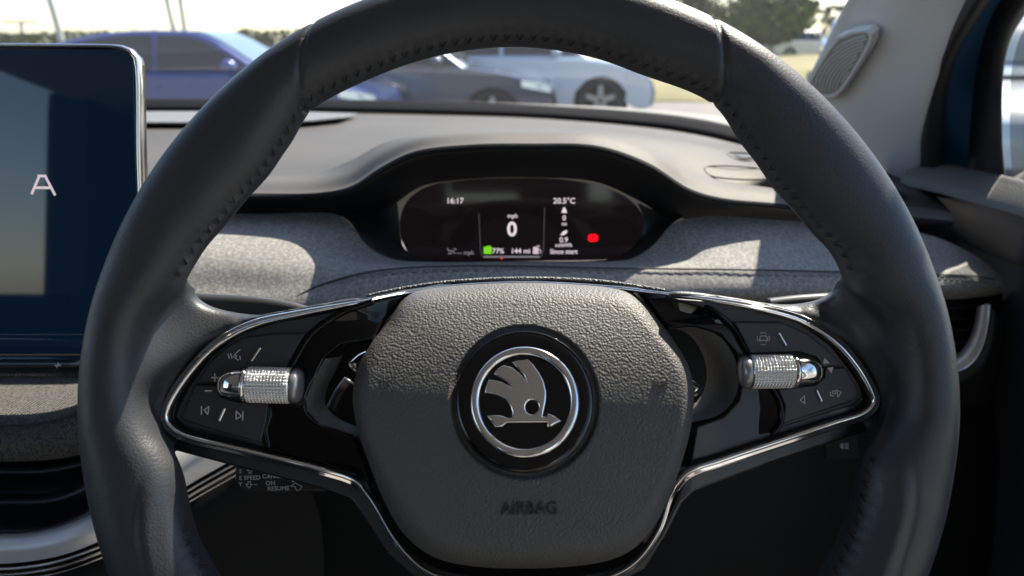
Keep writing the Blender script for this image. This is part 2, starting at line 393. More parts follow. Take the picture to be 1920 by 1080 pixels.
strip('glass_channel', [sh(e3, (0, .015, 0)), sh(e3, (-.002, -.008, 0)), sh([a.lerp(b, .55) for a, b in zip(e3, e4)], (-.006, -.012, 0)), e4, sh(e4, (.012, .02, 0))], M['seal'], dr, mm=20)
# top of the door (a shelf running towards the driver), sloping side face, lower cloth
dt0 = [P(1700, 322, .86), P(1760, 305, .84), P(1830, 318, .80), P(1920, 338, .72), P(2150, 400, .58), P(2700, 560, .42), P(3600, 900, .3), P(4800, 1400, .22)]
dt1 = [P(1690, 335, .85), P(1760, 350, .80), P(1830, 368, .745), P(1920, 392, .68), P(2150, 470, .55), P(2700, 680, .39), P(3600, 1100, .28), P(4800, 1700, .21)]
dt2 = [P(1690, 352, .90), P(1760, 380, .86), P(1830, 402, .76), P(1920, 435, .685), P(2150, 540, .55), P(2700, 780, .39), P(3600, 1300, .28), P(4800, 2000, .21)]
dt3 = [P(1700, 385, .93), P(1775, 430, .89), P(1850, 465, .79), P(1920, 492, .71), P(2150, 620, .57), P(2700, 900, .40), P(3600, 1500, .29), P(4800, 2300, .22)]
loft('door_top', [sh(dt0, (.03, 0, -.02)), dt0, [a.lerp(b, .5) + Vector((0, 0, .004)) for a, b in zip(dt0, dt1)], dt1, sh(dt1, (-.002, 0, -.006))], M['door_top'], dr, n=160, m=30)
loft('door_side', [sh(dt1, (0, 0, -.003)), dt2, dt3, sh(dt3, (.012, .01, -.012))], M['door'], dr, n=160, m=24)
dl0 = sh(dt3, (.010, .01, -.008))
dl1 = [P(1720, 560, .86), P(1790, 600, .82), P(1860, 640, .76), P(1930, 680, .70), P(2150, 820, .57), P(2700, 1150, .40), P(3600, 1900, .29), P(4800, 2800, .22)]
dl2 = [P(1720, 820, .90), P(1790, 850, .85), P(1880, 860, .78), P(1950, 900, .72), P(2150, 1050, .58), P(2700, 1500, .40), P(3600, 2400, .30), P(4800, 3300, .22)]
dl3 = [p + Vector((0, 0, -.5)) for p in dl2]
loft('door_lower_trim', [dl0, dl1, dl2, dl3], M['door_cloth'], dr, n=120, m=40)
# side glass
sg0 = [p + Vector((.014, .01, 0)) for p in e4]
pane = [sg0, [Vector((p.x + .02, -.35, p.z)) for p in sg0]]
loft('side_glass', pane, M['glass'], dr, n=20, m=4)
# centre pillar behind the driver and roof rail above the door window
bp = root('centre_pillar', Vector((.45, -.4, 1.2)), 'grey centre pillar behind the driver window', 'pillar')
loft('trim_panel', [[Vector((.50, -.35, .6)), Vector((.50, -.35, 1.15)), Vector((.34, -.35, 1.60))], [Vector((.50, -.50, .6)), Vector((.50, -.50, 1.15)), Vector((.34, -.50, 1.60))]], M['pillar'], bp, n=20, m=6, thick=.03)
# left side of the car, beyond the frame
def boxv(x0, x1, y0, y1, z0, z1):
    V = [Vector(p) for p in itertools.product((x0, x1), (y0, y1), (z0, z1))]
    return V, [(0, 1, 3, 2), (4, 6, 7, 5), (0, 4, 5, 1), (2, 3, 7, 6), (0, 2, 6, 4), (1, 5, 7, 3)]
dl = root('passenger_door', Vector((-1.2, .2, .5)), 'dark passenger side door of the car', 'car door')
v, f = boxv(-1.26, -1.18, -2.1, .95, .3, 1.14); mk('door_panel', v, f, M['door'], dl, True, smooth=False)
pl = root('pillar_trim', Vector((-1.1, .9, 1.15)), 'pale grey passenger side windscreen pillar trim', 'pillar trim')
loft('trim_panel', [[L + Vector((a, b, 0)) for L in [wsx(z, -1) for z in zs]] for a, b in ((0, .03), (0, 0), (-.08, -.06))], M['pillar'], pl, n=30, m=6, thick=.01)
pb = root('centre_pillar', Vector((-1.2, -1, 1.2)), 'unseen dark passenger side centre pillar, added to break the touchscreen reflection', 'pillar')
v, f = boxv(-1.24, -1.14, -1.25, -.80, 1.10, 1.62); mk('trim_panel', v, f, M['door'], pb, True, smooth=False)  # out of view; placed, widened and darkened to shape the touchscreen reflection
# rear of the cabin, floor
rb = root('rear_seat', Vector((-.37, -1.2, .3)), 'brown cloth rear seat bench behind the camera', 'car seat')
for (a, b, c, d, e, g, nm) in ((-1.1, .38, -1.6, -1.0, .45, .72, 'cushion'), (-1.1, .38, -1.75, -1.55, .6, 1.22, 'backrest')):
    v, f = boxv(a, b, c, d, e, g); mk(nm, v, f, M['seatcloth'], rb, True, smooth=False)
for x in (-.9, -.37, .15):
    v, f = boxv(x - .13, x + .13, -1.72, -1.62, 1.24, 1.42); mk('headrest', v, f, M['seatcloth'], rb, True, smooth=False)
tg = root('tailgate', Vector((-.37, -2.1, .6)), 'dark tailgate', 'tailgate')
v, f = boxv(-1.2, .46, -2.14, -2.1, .3, 1.30); mk('tailgate', v, f, M['door'], tg, True, smooth=False)
v, f = boxv(-1.2, .46, -2.14, -2.1, 1.52, 1.66); mk('upper_frame', v, f, M['door'], tg, True, smooth=False)
for x0, x1 in ((-1.26, -1.16), (.42, .5)):
    v, f = boxv(x0, x1, -2.1, -1.25, 1.13, 1.62); mk('quarter_panel', v, f, M['pillar'], tg, True, smooth=False)
fs = root('driver_seat', Vector((0, -.5, .3)), 'brown cloth driver seat behind the camera', 'car seat')
v, f = boxv(-.26, .26, -.62, -.5, .55, 1.22); mk('backrest', v, f, M['seatcloth'], fs, True, smooth=False)
v, f = boxv(-.14, .14, -.62, -.52, 1.25, 1.45); mk('headrest', v, f, M['seatcloth'], fs, True, smooth=False)
v, f = boxv(-.26, .26, -.5, .0, .45, .62); mk('cushion', v, f, M['seatcloth'], fs, True, smooth=False)
v, f = boxv(-1.2, .5, -2.1, 1.6, .22, .25); fl = mk('cabin_floor', v, f, M['carpet'], None, smooth=False); tag(fl, kind='structure')

shell_c = root('car_cabin_shell', Vector((-.37, .5, .25)), 'cabin shell of the car: windscreen, pale right pillar with speaker grille, blue-framed door', 'car')
def as_part(r_, main, newname):
    kids = list(r_.children); mo = [k for k in kids if k.name.split('.')[0] == main][0]; Mr = ROOTM[r_.name]
    mo.name = newname; mo.parent = shell_c; mo.matrix_parent_inverse = Matrix(); mo.matrix_local = ROOTM[shell_c.name].inverted() @ Mr
    for k in kids:
        if k is not mo: k.parent = mo; k.matrix_parent_inverse = Matrix(); k.matrix_local = Matrix()
    bpy.data.objects.remove(r_); return mo
as_part(ws, 'pane', 'windscreen'); as_part(bon, 'panel', 'bonnet'); as_part(rf, 'lining_panel', 'roof_lining')
as_part(pil, 'trim_panel', 'pillar_trim'); as_part(gr, 'grille_panel', 'speaker_grille')
as_part(dr, 'door_side', 'door'); as_part(bp, 'trim_panel', 'centre_pillar'); as_part(pb, 'trim_panel', 'centre_pillar'); as_part(dl, 'door_panel', 'passenger_door'); as_part(pl, 'trim_panel', 'pillar_trim'); as_part(tg, 'tailgate', 'tailgate')

# ================================================================ DASHBOARD
da = root('dashboard', P(960, 900, .8), 'dark dashboard with grey felt band, stitched seam and sunlit soft top', 'dashboard')
zt = 1.187
R0 = [PZ(-1000, 203, zt), PZ(-300, 203, zt), P(270, 210, 1.30), P(560, 212, 1.29), P(800, 216, 1.27), P(1000, 222, 1.25), P(1200, 238, 1.16), P(1300, 252, 1.08), P(1400, 275, .98), P(1500, 304, .90), P(1600, 314, .90), P(1700, 330, .90)]
Rm = [PZ(-1000, 245, zt), PZ(-300, 245, zt), PZ(270, 246, zt), PZ(560, 245, zt), PZ(700, 243, zt), PZ(960, 241, zt), PZ(1200, 256, zt), PZ(1300, 272, zt), PZ(1400, 298, zt), PZ(1500, 322, zt), PZ(1600, 342, zt - .002), P(1752, 366, .85)]
Rc = [P(-1000, 320, .76), P(-300, 325, .75), P(300, 328, .735), P(480, 330, .735), P(600, 322, .72), P(660, 300, .70), P(720, 268, .68), P(790, 252, .665), P(880, 248, .66), P(1000, 247, .66), P(1120, 251, .66), P(1200, 270, .67), P(1280, 312, .695), P(1350, 338, .715), P(1450, 352, .73), P(1600, 370, .74), P(1782, 396, .79)]
R1 = [P(-1000, 350, .68), P(-300, 352, .67), P(300, 356, .665), P(480, 358, .66), P(600, 357, .65), P(660, 344, .64), P(715, 308, .625), P(780, 278, .61), P(880, 266, .605), P(1000, 264, .605), P(1120, 268, .605), P(1215, 300, .615), P(1290, 348, .63), P(1350, 366, .645), P(1450, 376, .665), P(1600, 390, .685), P(1785, 410, .73)]
R1b = [P(-1000, 362, .668), P(-300, 364, .66), P(300, 368, .655), P(480, 370, .652), P(600, 368, .645), P(660, 356, .632), P(715, 322, .616), P(780, 292, .602), P(880, 280, .598), P(1000, 278, .598), P(1120, 282, .598), P(1215, 314, .607), P(1290, 360, .622), P(1350, 378, .638), P(1450, 388, .658), P(1600, 402, .68), P(1785, 422, .725)]
R2 = [P(-1000, 404, .685), P(-300, 404, .685), P(300, 404, .685), P(480, 405, .685), P(600, 406, .685), P(680, 404, .682), P(735, 385, .675), P(790, 350, .665), P(880, 336, .66), P(1000, 333, .66), P(1120, 342, .66), P(1195, 375, .665), P(1250, 405, .68), P(1350, 414, .70), P(1450, 418, .71), P(1600, 428, .72), P(1785, 445, .745)]
tpad = loft('top_pad', [R0, Rm, Rc], M['dash'], da, n=260, m=60, thick=0)
from mathutils.bvhtree import BVHTree
pad_bvh = BVHTree.FromPolygons([ROOTM[da.name] @ v.co for v in tpad.data.vertices], [tuple(p.vertices) for p in tpad.data.polygons])
# front roll and shaded underside
rs = [cr(r, 260) for r in (Rc, R1, R1b, R2)]
R1a = [a.lerp(b, .5) + Vector((0, -.002, .001)) for a, b in zip(R1, R1b)]
M['recess'] = mat('hood_shade_black', (.012, .013, .015), .75, spec=.2, bump=[('noise', 700, 3, .3, .0004)])  # same plastic as the hood edge; underside shade is put into this black
loft('hood_edge', [Rc, [a.lerp(b, .75) + Vector((0, 0, .0035)) for a, b in zip(Rc, R1)], R1, R1a], M['dash'], da, n=260, m=40)
loft('hood_shaded_underside', [R1a, R1b, [p + Vector((0, .012, -.004)) for p in R1b], R2], M['recess'], da, n=260, m=40)
# defroster strip along the screen base
d0 = [PZ(-300, 213, zt + .004), P(270, 216, 1.25), P(420, 216, 1.25), P(560, 217, 1.24), P(670, 220, 1.22)]
d1 = [PZ(-300, 236, zt + .004), P(270, 238, 1.06), P(420, 238, 1.06), P(560, 236, 1.07), P(640, 228, 1.12)]
loft('defroster_strip', [sh(d0, (0, 0, .004)), sh(d1, (0, 0, .004))], mat('defroster_mesh', (.16, .16, .17), .55, bump=[('wave', 320, 1, .8, .001, (1, .4, .4))]), da, n=80, m=8, thick=.002)

# cloth band: shelf from the dark slot to the seam, then the front roll
C0 = [P(-1000, 398, .675), P(-300, 398, .675), P(300, 400, .675), P(500, 401, .675), P(625, 401, .672), P(655, 418, .662), P(690, 462, .65), P(735, 486, .64), P(800, 491, .635), P(960, 491, .635), P(1120, 491, .635), P(1185, 485, .637), P(1225, 460, .645), P(1262, 420, .66), P(1320, 406, .672), P(1450, 412, .68), P(1600, 422, .70), P(1740, 440, .72), P(1830, 480, .735), P(1880, 520, .745)]
C1 = [P(-1000, 480, .635), P(-300, 480, .635), P(300, 480, .618), P(500, 478, .618), P(600, 480, .62), P(665, 485, .63), P(720, 493, .628), P(770, 497, .625), P(830, 497, .622), P(960, 498, .62), P(1120, 498, .62), P(1200, 494, .622), P(1260, 480, .63), P(1310, 470, .628), P(1370, 468, .632), P(1460, 470, .64), P(1600, 478, .665), P(1740, 490, .69), P(1830, 505, .71), P(1880, 530, .74)]
C2 = [P(-1000, 540, .60), P(-300, 540, .60), P(300, 540, .60), P(450, 538, .60), P(560, 530, .598), P(640, 522, .597), P(710, 512, .597), P(770, 507, .597), P(850, 505, .597), P(960, 505, .597), P(1120, 507, .597), P(1200, 508, .598), P(1260, 508, .60), P(1320, 508, .602), P(1400, 509, .607), P(1500, 511, .617), P(1620, 514, .635), P(1740, 516, .66), P(1830, 518, .69), P(1882, 538, .735)]
C3 = [P(-1000, 600, .59), P(-300, 600, .59), P(300, 600, .588), P(450, 590, .588), P(560, 580, .587), P(640, 575, .587), P(710, 570, .587), P(770, 565, .587), P(850, 560, .587), P(960, 556, .587), P(1120, 555, .587), P(1200, 555, .588), P(1260, 554, .59), P(1320, 552, .593), P(1400, 550, .598), P(1500, 548, .608), P(1620, 546, .627), P(1740, 545, .655), P(1830, 545, .69), P(1880, 548, .735)]
C4 = [P(-1000, 650, .61), P(-300, 650, .61), P(300, 650, .61), P(450, 630, .605), P(560, 612, .605), P(640, 604, .605), P(710, 598, .605), P(770, 592, .605), P(850, 588, .605), P(960, 584, .605), P(1120, 580, .605), P(1200, 578, .607), P(1260, 576, .61), P(1320, 574, .612), P(1400, 572, .618), P(1500, 570, .628), P(1620, 567, .65), P(1740, 563, .68), P(1830, 558, .71), P(1870, 552, .74)]
CROWS = [C0, C1, C2, C3, C4]
cloth = loft('felt_band', CROWS, M['cloth'], da, n=260, m=90)
C2c = cr(C2, 400)
sub(cloth, da)
# the seam: a thin dark groove line and a row of stitches just below it
seam_px = [(548, 562, .592), (580, 543, .595), (620, 528, .597), (680, 512, .598), (750, 503, .598), (850, 499, .598), (960, 499, .599), (1100, 502, .598), (1250, 504, .600), (1400, 506, .607), (1500, 508, .617), (1620, 511, .635), (1740, 514, .66), (1830, 518, .688), (1866, 524, .705)]
seam = [P(x, y, d - .0015) for x, y, d in seam_px]
sweep('seam', seam, M['seam'], cloth, w=.0007, t=.0007, n=200, world=True)
sp = cr([P(x, y + 8, d - .0028) for x, y, d in seam_px], 480)
V = []; Fc = []
for i in range(0, len(sp) - 4, 6):
    a, b = sp[i], sp[i + 4]; dv = (b - a); b = b + Vector((0, 0, -.0006))
    T = (b - a).normalized(); u = T.cross(Fw).normalized(); q = u.cross(T)
    k = len(V)
    for p, s in ((a, .3), (a.lerp(b, .25), 1), (a.lerp(b, .75), 1), (b, .3)):
        for j in range(6): an = j * math.pi / 3; V.append(p + (u * math.cos(an) + q * math.sin(an)) * .00075 * s)
    for r_ in range(3):
        for j in range(6): Fc.append((k + r_*6 + j, k + r_*6 + (j+1) % 6, k + (r_+1)*6 + (j+1) % 6, k + (r_+1)*6 + j))
mk('stitching', V, Fc, M['thread_grey'], cloth, True)
# lower panel
B0 = [P(-1000, 640, .62), P(-300, 640, .62), P(300, 640, .62), P(600, 606, .615), P(960, 580, .615), P(1300, 570, .62), P(1600, 562, .65), P(1880, 545, .75)]
B1 = [P(-1000, 700, .66), P(-300, 700, .66), P(300, 700, .66), P(600, 690, .66), P(960, 690, .66), P(1300, 690, .66), P(1600, 690, .68), P(1880, 690, .78)]
B2 = [P(-1000, 900, .66), P(-300, 900, .66), P(300, 900, .66), P(600, 900, .66), P(960, 900, .66), P(1300, 900, .66), P(1600, 880, .68), P(1900, 860, .80)]
B3 = [P(-1000, 1300, .75), P(-300, 1300, .75), P(300, 1300, .75), P(600, 1300, .75), P(960, 1300, .75), P(1300, 1300, .75), P(1600, 1300, .78), P(1950, 1300, .9)]
loft('lower_panel', [B0, B1, B2, B3], M['knee'], da, n=80, m=40)
# small vent lid and slot on the right of the top
def on_top(px, py, dz=0):
    hit = pad_bvh.ray_cast(CAM, ray(px, py).normalized())[0]
    return (hit if hit else PZ(px, py, zt - .004)) + Vector((0, 0, dz))
vl = root('dash_vent_lid', on_top(1380, 318), 'small moulded lid and slot on the sunlit dash top at right', 'vent')
def ridge(pts, m, w_=.002, t_=.0015, nm='raised_rim', closed=True): return sweep(nm, [on_top(x, y, .0002) for x, y in pts], m, vl, w=w_, t=t_, closed=closed, n=60, world=True)
M['dash_lit'] = M['dash']
ridge([(1330, 312), (1420, 316), (1440, 324), (1440, 334), (1332, 330), (1322, 320)], M['dash'], .0008, .0008)
ridge([(1366, 287), (1410, 289), (1418, 297), (1405, 302), (1385, 300)], M['dash'], .0012, .001)
v0 = [on_top(x, y, .0012) for x, y in [(1374, 290), (1412, 292), (1414, 297), (1392, 299)]]
mk('slot', v0, [(0, 1, 2, 3)], M['dash_black'], vl, True)

# ================================================================ INSTRUMENT DISPLAY
DF = Frame(P(970, 412, .652), Vector((1, 0, 0)), Vector((0, .12, 1)))
dp = root('instrument_display', DF.M, 'oval driver display under the hood, showing 0 mph and a red lamp', 'instrument display')
lens_o = [(752, 445), (750, 410), (765, 375), (800, 350), (870, 338), (960, 334), (1060, 337), (1130, 350), (1180, 374), (1205, 405), (1205, 435), (1185, 465), (1160, 483), (1130, 487), (960, 489), (800, 487), (770, 478)]
plate('lens', [[DF.px(x, y, 0) for x, y in lens_o]], -.004, 0, M['lens'], dp, .0, smooth_n=120)
# black tub wall between lens and cloth
def ring_rows(o, i, d0, d1):
    a = cr([P(x, y, d0) for x, y in o], 160, True); b = cr([P(x, y, d1) for x, y in i], 160, True); return a, b
t_out = [P(*p) for p in [(640, 404, .682), (660, 420, .667), (676, 446, .657), (700, 470, .648), (745, 489, .640), (800, 496, .634), (960, 497, .633), (1130, 497, .634), (1180, 491, .637), (1215, 472, .646), (1240, 445, .656), (1262, 418, .668), (1285, 404, .684)]]
t_mid = [P(*p) for p in [(690, 396, .684), (700, 420, .670), (715, 446, .659), (735, 468, .652), (765, 484, .645), (810, 492, .641), (960, 493, .640), (1125, 493, .641), (1165, 487, .643), (1195, 470, .650), (1215, 445, .660), (1225, 415, .672), (1235, 396, .685)]]
t_in = [P(*p) for p in [(745, 380, .664), (748, 410, .664), (750, 440, .663), (758, 465, .662), (780, 480, .661), (820, 487, .660), (960, 489, .660), (1120, 488, .660), (1155, 483, .660), (1182, 466, .661), (1202, 440, .662), (1206, 410, .663), (1195, 380, .664)]]
loft('bezel', [[p + Vector((0, .01, -.004)) for p in t_out], t_out, t_mid, t_in], mat('bezel_slate', (.020, .021, .024), .5), dp, n=160, m=30)
def dtext(name, s, x, y, hpx, m, h=.0008, bold=.01, spacing=1.0, sx=1.0):
    p = DF.px(x, y, h); sc_ = hpx * .652 / FPX * 1.22
    return link_mesh(name, text_mesh(s, sc_, p.x, p.y, h, .0001, bold=bold, spacing=spacing, sx=sx), m, dp, smooth=False)
dtext('clock_readout', '16:17', 853, 377, 12, M['e_white'])
dtext('speed_unit', 'mph', 961, 405, 9, M['e_white'])
dtext('speed_readout', '0', 960, 431, 31, M['e_white'], bold=.02)
dtext('battery_readout', '77%', 934, 471, 11, M['e_white'])
dtext('range_readout', '144 mi', 976, 471, 11, M['e_white'])
dtext('temperature_readout', '20.5°C', 1058, 377, 12, M['e_white'])
dtext('trip_distance', '0', 1058, 409, 11, M['e_white'])
dtext('trip_unit', 'mi', 1058, 420, 8, M['e_white'])
dtext('consumption_readout', '0.9', 1057, 450, 11, M['e_white'])
dtext('consumption_unit', 'mi/kWh', 1057, 460, 8, M['e_white'])
dtext('trip_caption', 'Since start', 1057, 472, 10, M['e_white'])
dtext('limit_readout', '--- mph', 872, 474, 9, M['e_dim'])
def dpoly(name, pts, m, h=.0008): return mk(name, [DF.px(x, y, h) for x, y in pts], [tuple(range(len(pts)))], m, dp, smooth=False)
dpoly('battery_icon', [(907, 463), (912, 463), (912, 461), (920, 461), (920, 463), (922, 463), (922, 476), (907, 476)], M['e_green'])
dpoly('pump_icon', [(1000, 463), (1009, 463), (1010, 476), (999, 476)], M['e_pink'])
strokes('pump_nozzle', [[DF.px(1010, 466, 0), DF.px(1014, 470, 0), DF.px(1013, 475, 0)], [DF.px(1006, 461, 0), DF.px(1012, 461, 0)]], .0006, .0008, M['e_pink'], dp)
dpoly('range_bar', [(907, 480), (1012, 480), (1012, 483), (907, 483)], M['e_dim'])
dpoly('alert_mark', [(939, 484), (942, 484), (942, 486), (939, 486)], M['e_red'], .0012)
dpoly('warning_lamp', [(1103 + 9 * (1 + math.copysign(abs(math.cos(a)) ** .7, math.cos(a))), 446 + 6.8 * math.copysign(abs(math.sin(a)) ** .7, math.sin(a))) for a in [2*math.pi*k/20 for k in range(20)]], M['e_red'])
dpoly('driver_icon', [(1055, 392), (1058, 388), (1061, 392), (1063, 399), (1053, 399)], M['e_white'])
dpoly('leaf_icon', [(1050, 441), (1056, 434), (1060, 432), (1064, 432), (1062, 438), (1056, 441)], M['e_white'])
strokes('assist_icon', [[DF.px(839, 466, 0), DF.px(842, 470, 0), DF.px(850, 471, 0), DF.px(853, 475, 0)], [DF.px(841, 475, 0), DF.px(847, 475, 0)], [DF.px(851, 467, 0), DF.px(855, 467, 0)]], .0008, .0008, M['e_dim'], dp)
M['faint'] = mat('lit_faint', (.02, .02, .02), .5, emit=((.3, .3, .34), .12))
for dpts in ([(898, 400), (901, 470), (905, 482)], [(1021, 390), (1019, 470), (1015, 482)]): strokes('divider', [[DF.px(x, y, 0) for x, y in dpts]], .0004, .0006, M['faint'], dp)

# ================================================================ TOUCHSCREEN
SF = Frame(P(265, 350, .50), Vector((1, -.05, 0)), Vector((0, .16, 1)))
tsn = root('touchscreen', SF.M, 'large black touchscreen with rounded corner and letter A, left of the wheel', 'touchscreen')
def sfp(pts, h=0): return [SF.px(x, y, h) for x, y in pts]
outer = sfp([(-700, 84), (-100, 86), (120, 88), (222, 90), (240, 94), (252, 104), (258, 122), (262, 300), (270, 500), (274, 650), (268, 668), (-700, 668)])
plate('housing', [outer], -.011, -.0012, M['screen_edge'], tsn, .002)
glass_ = sfp([(-700, 90), (-100, 92), (120, 93), (218, 94), (235, 98), (245, 107), (250, 124), (254, 300), (262, 500), (266, 645), (260, 664), (-700, 664)])
plate('glass_panel', [glass_], -.0013, 0, M['screen'], tsn, .0004)
strokes('lower_line', [sfp([(-700, 627), (262, 627)])], .0004, .00005, mat('screen_line', (.12, .13, .15), .4), tsn, th=.00005)
strokes('letter_mark', [sfp([(72, 330), (86, 330)]), sfp([(74, 330), (60, 363)]), sfp([(85, 330), (103, 365)]), sfp([(67, 352), (97, 352)])], .0016, .0001, M['e_pink'], tsn, th=.00005)
rim_p = sfp([(-700, 83), (-100, 85), (120, 87), (222, 89), (241, 93), (254, 103), (260, 122), (264, 300), (272, 500)], -.004)
sweep('edge_trim', rim_p, M['chrome_soft'], tsn, w=.0016, t=.004, n=80, up=Vector((0, 0, 1)))
# ledge under the screen with a plus mark
lg = root('touch_slider', P(0, 690, .5), 'glossy black volume slider bar with a plus under the touchscreen', 'control bar')
l0 = [P(-700, 668, .505), P(300, 668, .505)]; l1 = [P(-700, 676, .488), P(300, 676, .488)]; l2 = [P(-700, 690, .484), P(300, 690, .484)]; l3 = [P(-700, 708, .495), P(300, 708, .495)]
loft('bar', [l0, l1, l2, l3], M['screen_edge'], lg, n=20, m=24)
LF = Frame(P(100, 685, .4835), Vector((1, 0, 0)), Vector((0, .1, 1)))
pm = strokes('plus_mark', [[LF.px(103, 685, 0), LF.px(114, 685, 0)], [LF.px(110, 681, 0), LF.px(107, 689, 0)]], .0007, .0002, M['icon'], None)
pm.data.transform(LF.M); pm.data.transform(ROOTM[lg.name].inverted()); pm.parent = lg

# ================================================================ CENTRE CONSOLE PAD, VENT, TRIM (lower left)
cp = root('console_pad', P(50, 800, .5), 'woven grey padded pad with stitched seam below the touchscreen', 'padded trim')
p0 = [P(-900, 690, .62), P(0, 692, .62), P(160, 690, .62), P(300, 680, .63), P(420, 670, .64)]
p1 = [P(-900, 740, .55), P(0, 742, .55), P(160, 735, .55), P(300, 700, .56), P(420, 675, .58)]
p2 = [P(-900, 797, .505), P(0, 797, .505), P(60, 794, .505), P(110, 785, .505), P(160, 768, .505), P(300, 715, .52), P(420, 680, .55)]
p3 = [P(-900, 830, .49), P(0, 830, .49), P(60, 828, .49), P(110, 820, .49), P(160, 805, .49), P(300, 755, .51), P(420, 700, .55)]
p4 = [P(-900, 868, .50), P(0, 866, .50), P(60, 864, .50), P(110, 860, .50), P(160, 848, .50), P(300, 790, .52), P(420, 730, .56)]
p5 = [p + Vector((0, .04, -.004)) for p in p4]
pad = loft('woven_cover', [p0, p1, p2, p3, p4, p5], M['weave'], cp, n=120, m=80); sub(pad, cp)
smp = [(-300, 799, .5035), (0, 799, .5035), (60, 796, .5035), (110, 787, .5035), (160, 770, .5035), (300, 717, .518)]
sweep('seam', [P(*p) for p in smp], M['seam'], pad, w=.0009, t=.0009, n=100, world=True)
stp = cr([P(x, y + 10, d - .004) for x, y, d in smp], 220); V = []; Fc = []
for i in range(0, 210, 6):
    a, b = stp[i], stp[i + 4]; T = (b - a).normalized(); u = T.cross(Fw).normalized(); q = u.cross(T); k = len(V)
    for p, s in ((a, .3), (a.lerp(b, .25), 1), (a.lerp(b, .75), 1), (b, .3)):
        for j in range(6): an = j * math.pi / 3; V.append(p + (u * math.cos(an) + q * math.sin(an)) * .0005 * s)
    for r_ in range(3):
        for j in range(6): Fc.append((k + r_*6 + j, k + r_*6 + (j+1) % 6, k + (r_+1)*6 + (j+1) % 6, k + (r_+1)*6 + j))
mk('stitching', V, Fc, mat('thread_pale', (.45, .44, .42), .7), pad, True)
cv = root('centre_vent', P(50, 950, .53), 'black air vent with curved slats framed in silver, lower left', 'air vent')
q0 = [P(-900, 860, .53), P(0, 860, .53), P(160, 850, .53), P(330, 790, .55)]
q1 = [P(-900, 930, .57), P(0, 930, .57), P(160, 915, .57), P(330, 850, .59)]
q2 = [P(-900, 1010, .53), P(0, 1010, .53), P(160, 985, .53), P(330, 860, .55)]
loft('recess', [q0, q1, q2], M['dash_black'], cv, n=40, m=16)
M['slat'] = mat('vent_slat', (.022, .024, .028), .4)
for pts in ([(-900, 885), (0, 885), (80, 884), (130, 876), (200, 858), (260, 835)], [(-900, 942), (0, 942), (90, 940), (130, 930), (180, 905), (260, 865)], [(-900, 997), (0, 997), (90, 993), (150, 972), (260, 905)]):
    loft('slat', [[P(x, y, .512) for x, y in pts], [P(x, y - 4, .512) for x, y in pts], [P(x, y - 16, .545) for x, y in pts]], M['slat'], cv, n=60, m=8, thick=.0015)
# silver band, chrome strips
st = root('silver_trim', P(100, 1030, .5), 'brushed silver trim band with chrome lines sweeping up behind the wheel', 'trim strip')
sA = [(-900, 1003), (0, 1003), (60, 1000), (110, 990), (160, 972), (200, 950), (270, 900), (337, 845), (400, 800), (480, 750)]
sB = [(-900, 1058), (0, 1057), (60, 1052), (120, 1040), (170, 1022), (220, 1000), (290, 955), (350, 912), (440, 860), (540, 800)]
mid = [((a[0]+b[0])/2, (a[1]+b[1])/2) for a, b in zip(sA, sB)]
dz = lambda x: .50 + max(0, x - 150) * .00012
loft('silver_band', [[P(x, y, dz(x) + .03) for x, y in sA], [P(x, y + 2, dz(x)) for x, y in sA], [P(x, y, dz(x) - .006) for x, y in mid], [P(x, y, dz(x) - .004) for x, y in sB]], M['silver'], st, n=120, m=30)
for k, (o1, o2, mm_) in enumerate(((3, 9, 'chrome'), (12, 20, 'chrome_soft'), (23, 28, 'chrome'))):
    pp = [P(x + o1*.25 + (o2-o1)*.12, y + (o1+o2)/2 + 3, dz(x) - .004 + k * .002) for x, y in sB]
    sweep('chrome_line', pp, M[mm_], st, w=(o2-o1)/2*.5/FPX, t=.003, n=120, world=True, up=-Fw)
lw = [[P(x, y + 26, dz(x) + .004) for x, y in sB], [P(x + 10, y + 60, dz(x) + .002) for x, y in sB], [P(x + 60, y + 170, dz(x) + .02) for x, y in sB], [P(x + 60, y + 500, dz(x) + .05) for x, y in sB]]
loft('lower_skirt', lw, M['knee'], st, n=100, m=30)

# ================================================================ RIGHT AIR VENT
rv = root('side_vent', P(1800, 640, .7), 'black side air vent with J-shaped silver frame at the right of the wheel', 'air vent')
q0 = [P(1640, 562, .72), P(1760, 562, .72), P(1850, 562, .75)]; q1 = [P(1640, 640, .77), P(1760, 640, .77), P(1850, 640, .79)]; q2 = [P(1640, 720, .70), P(1760, 712, .70), P(1850, 705, .74)]
loft('recess', [q0, q1, q2], M['dash_black'], rv, n=20, m=16)
for y in (578, 598, 620, 645, 668):
    loft('slat', [[P(1640, y, .70), P(1740, y - 1, .70), P(1835, y - 3, .72)], [P(1640, y - 9, .74), P(1740, y - 10, .74), P(1835, y - 11, .75)]], M['slat'], rv, n=10, m=3, thick=.0015)
ji = [(1832, 572), (1828, 600), (1818, 632), (1804, 655), (1788, 670), (1770, 680), (1700, 690)]
jo = [(1855, 572), (1852, 605), (1843, 645), (1828, 675), (1808, 692), (1785, 700), (1710, 708)]
loft('silver_frame', [[P(x, y, .725) for x, y in ji], [P(x + 2, y + 2, .705) for x, y in ji], [P((a[0]+b[0])/2, (a[1]+b[1])/2, .70) for a, b in zip(ji, jo)], [P(x - 3, y - 3, .703) for x, y in jo]], M['silver'], rv, n=60, m=20)
sweep('chrome_edge', [P(x - 1, y - 1, .702) for x, y in jo], M['chrome'], rv, w=.0013, t=.002, n=60, world=True, up=-Fw)
loft('surround', [[P(x, y, .704) for x, y in jo], [P(x + 8, y + 10, .70) for x, y in jo], [P(x + 22, y + 34, .72) for x, y in jo], [P(x + 40, y + 80, .80) for x, y in jo]], M['dash_black'], rv, n=60, m=20)

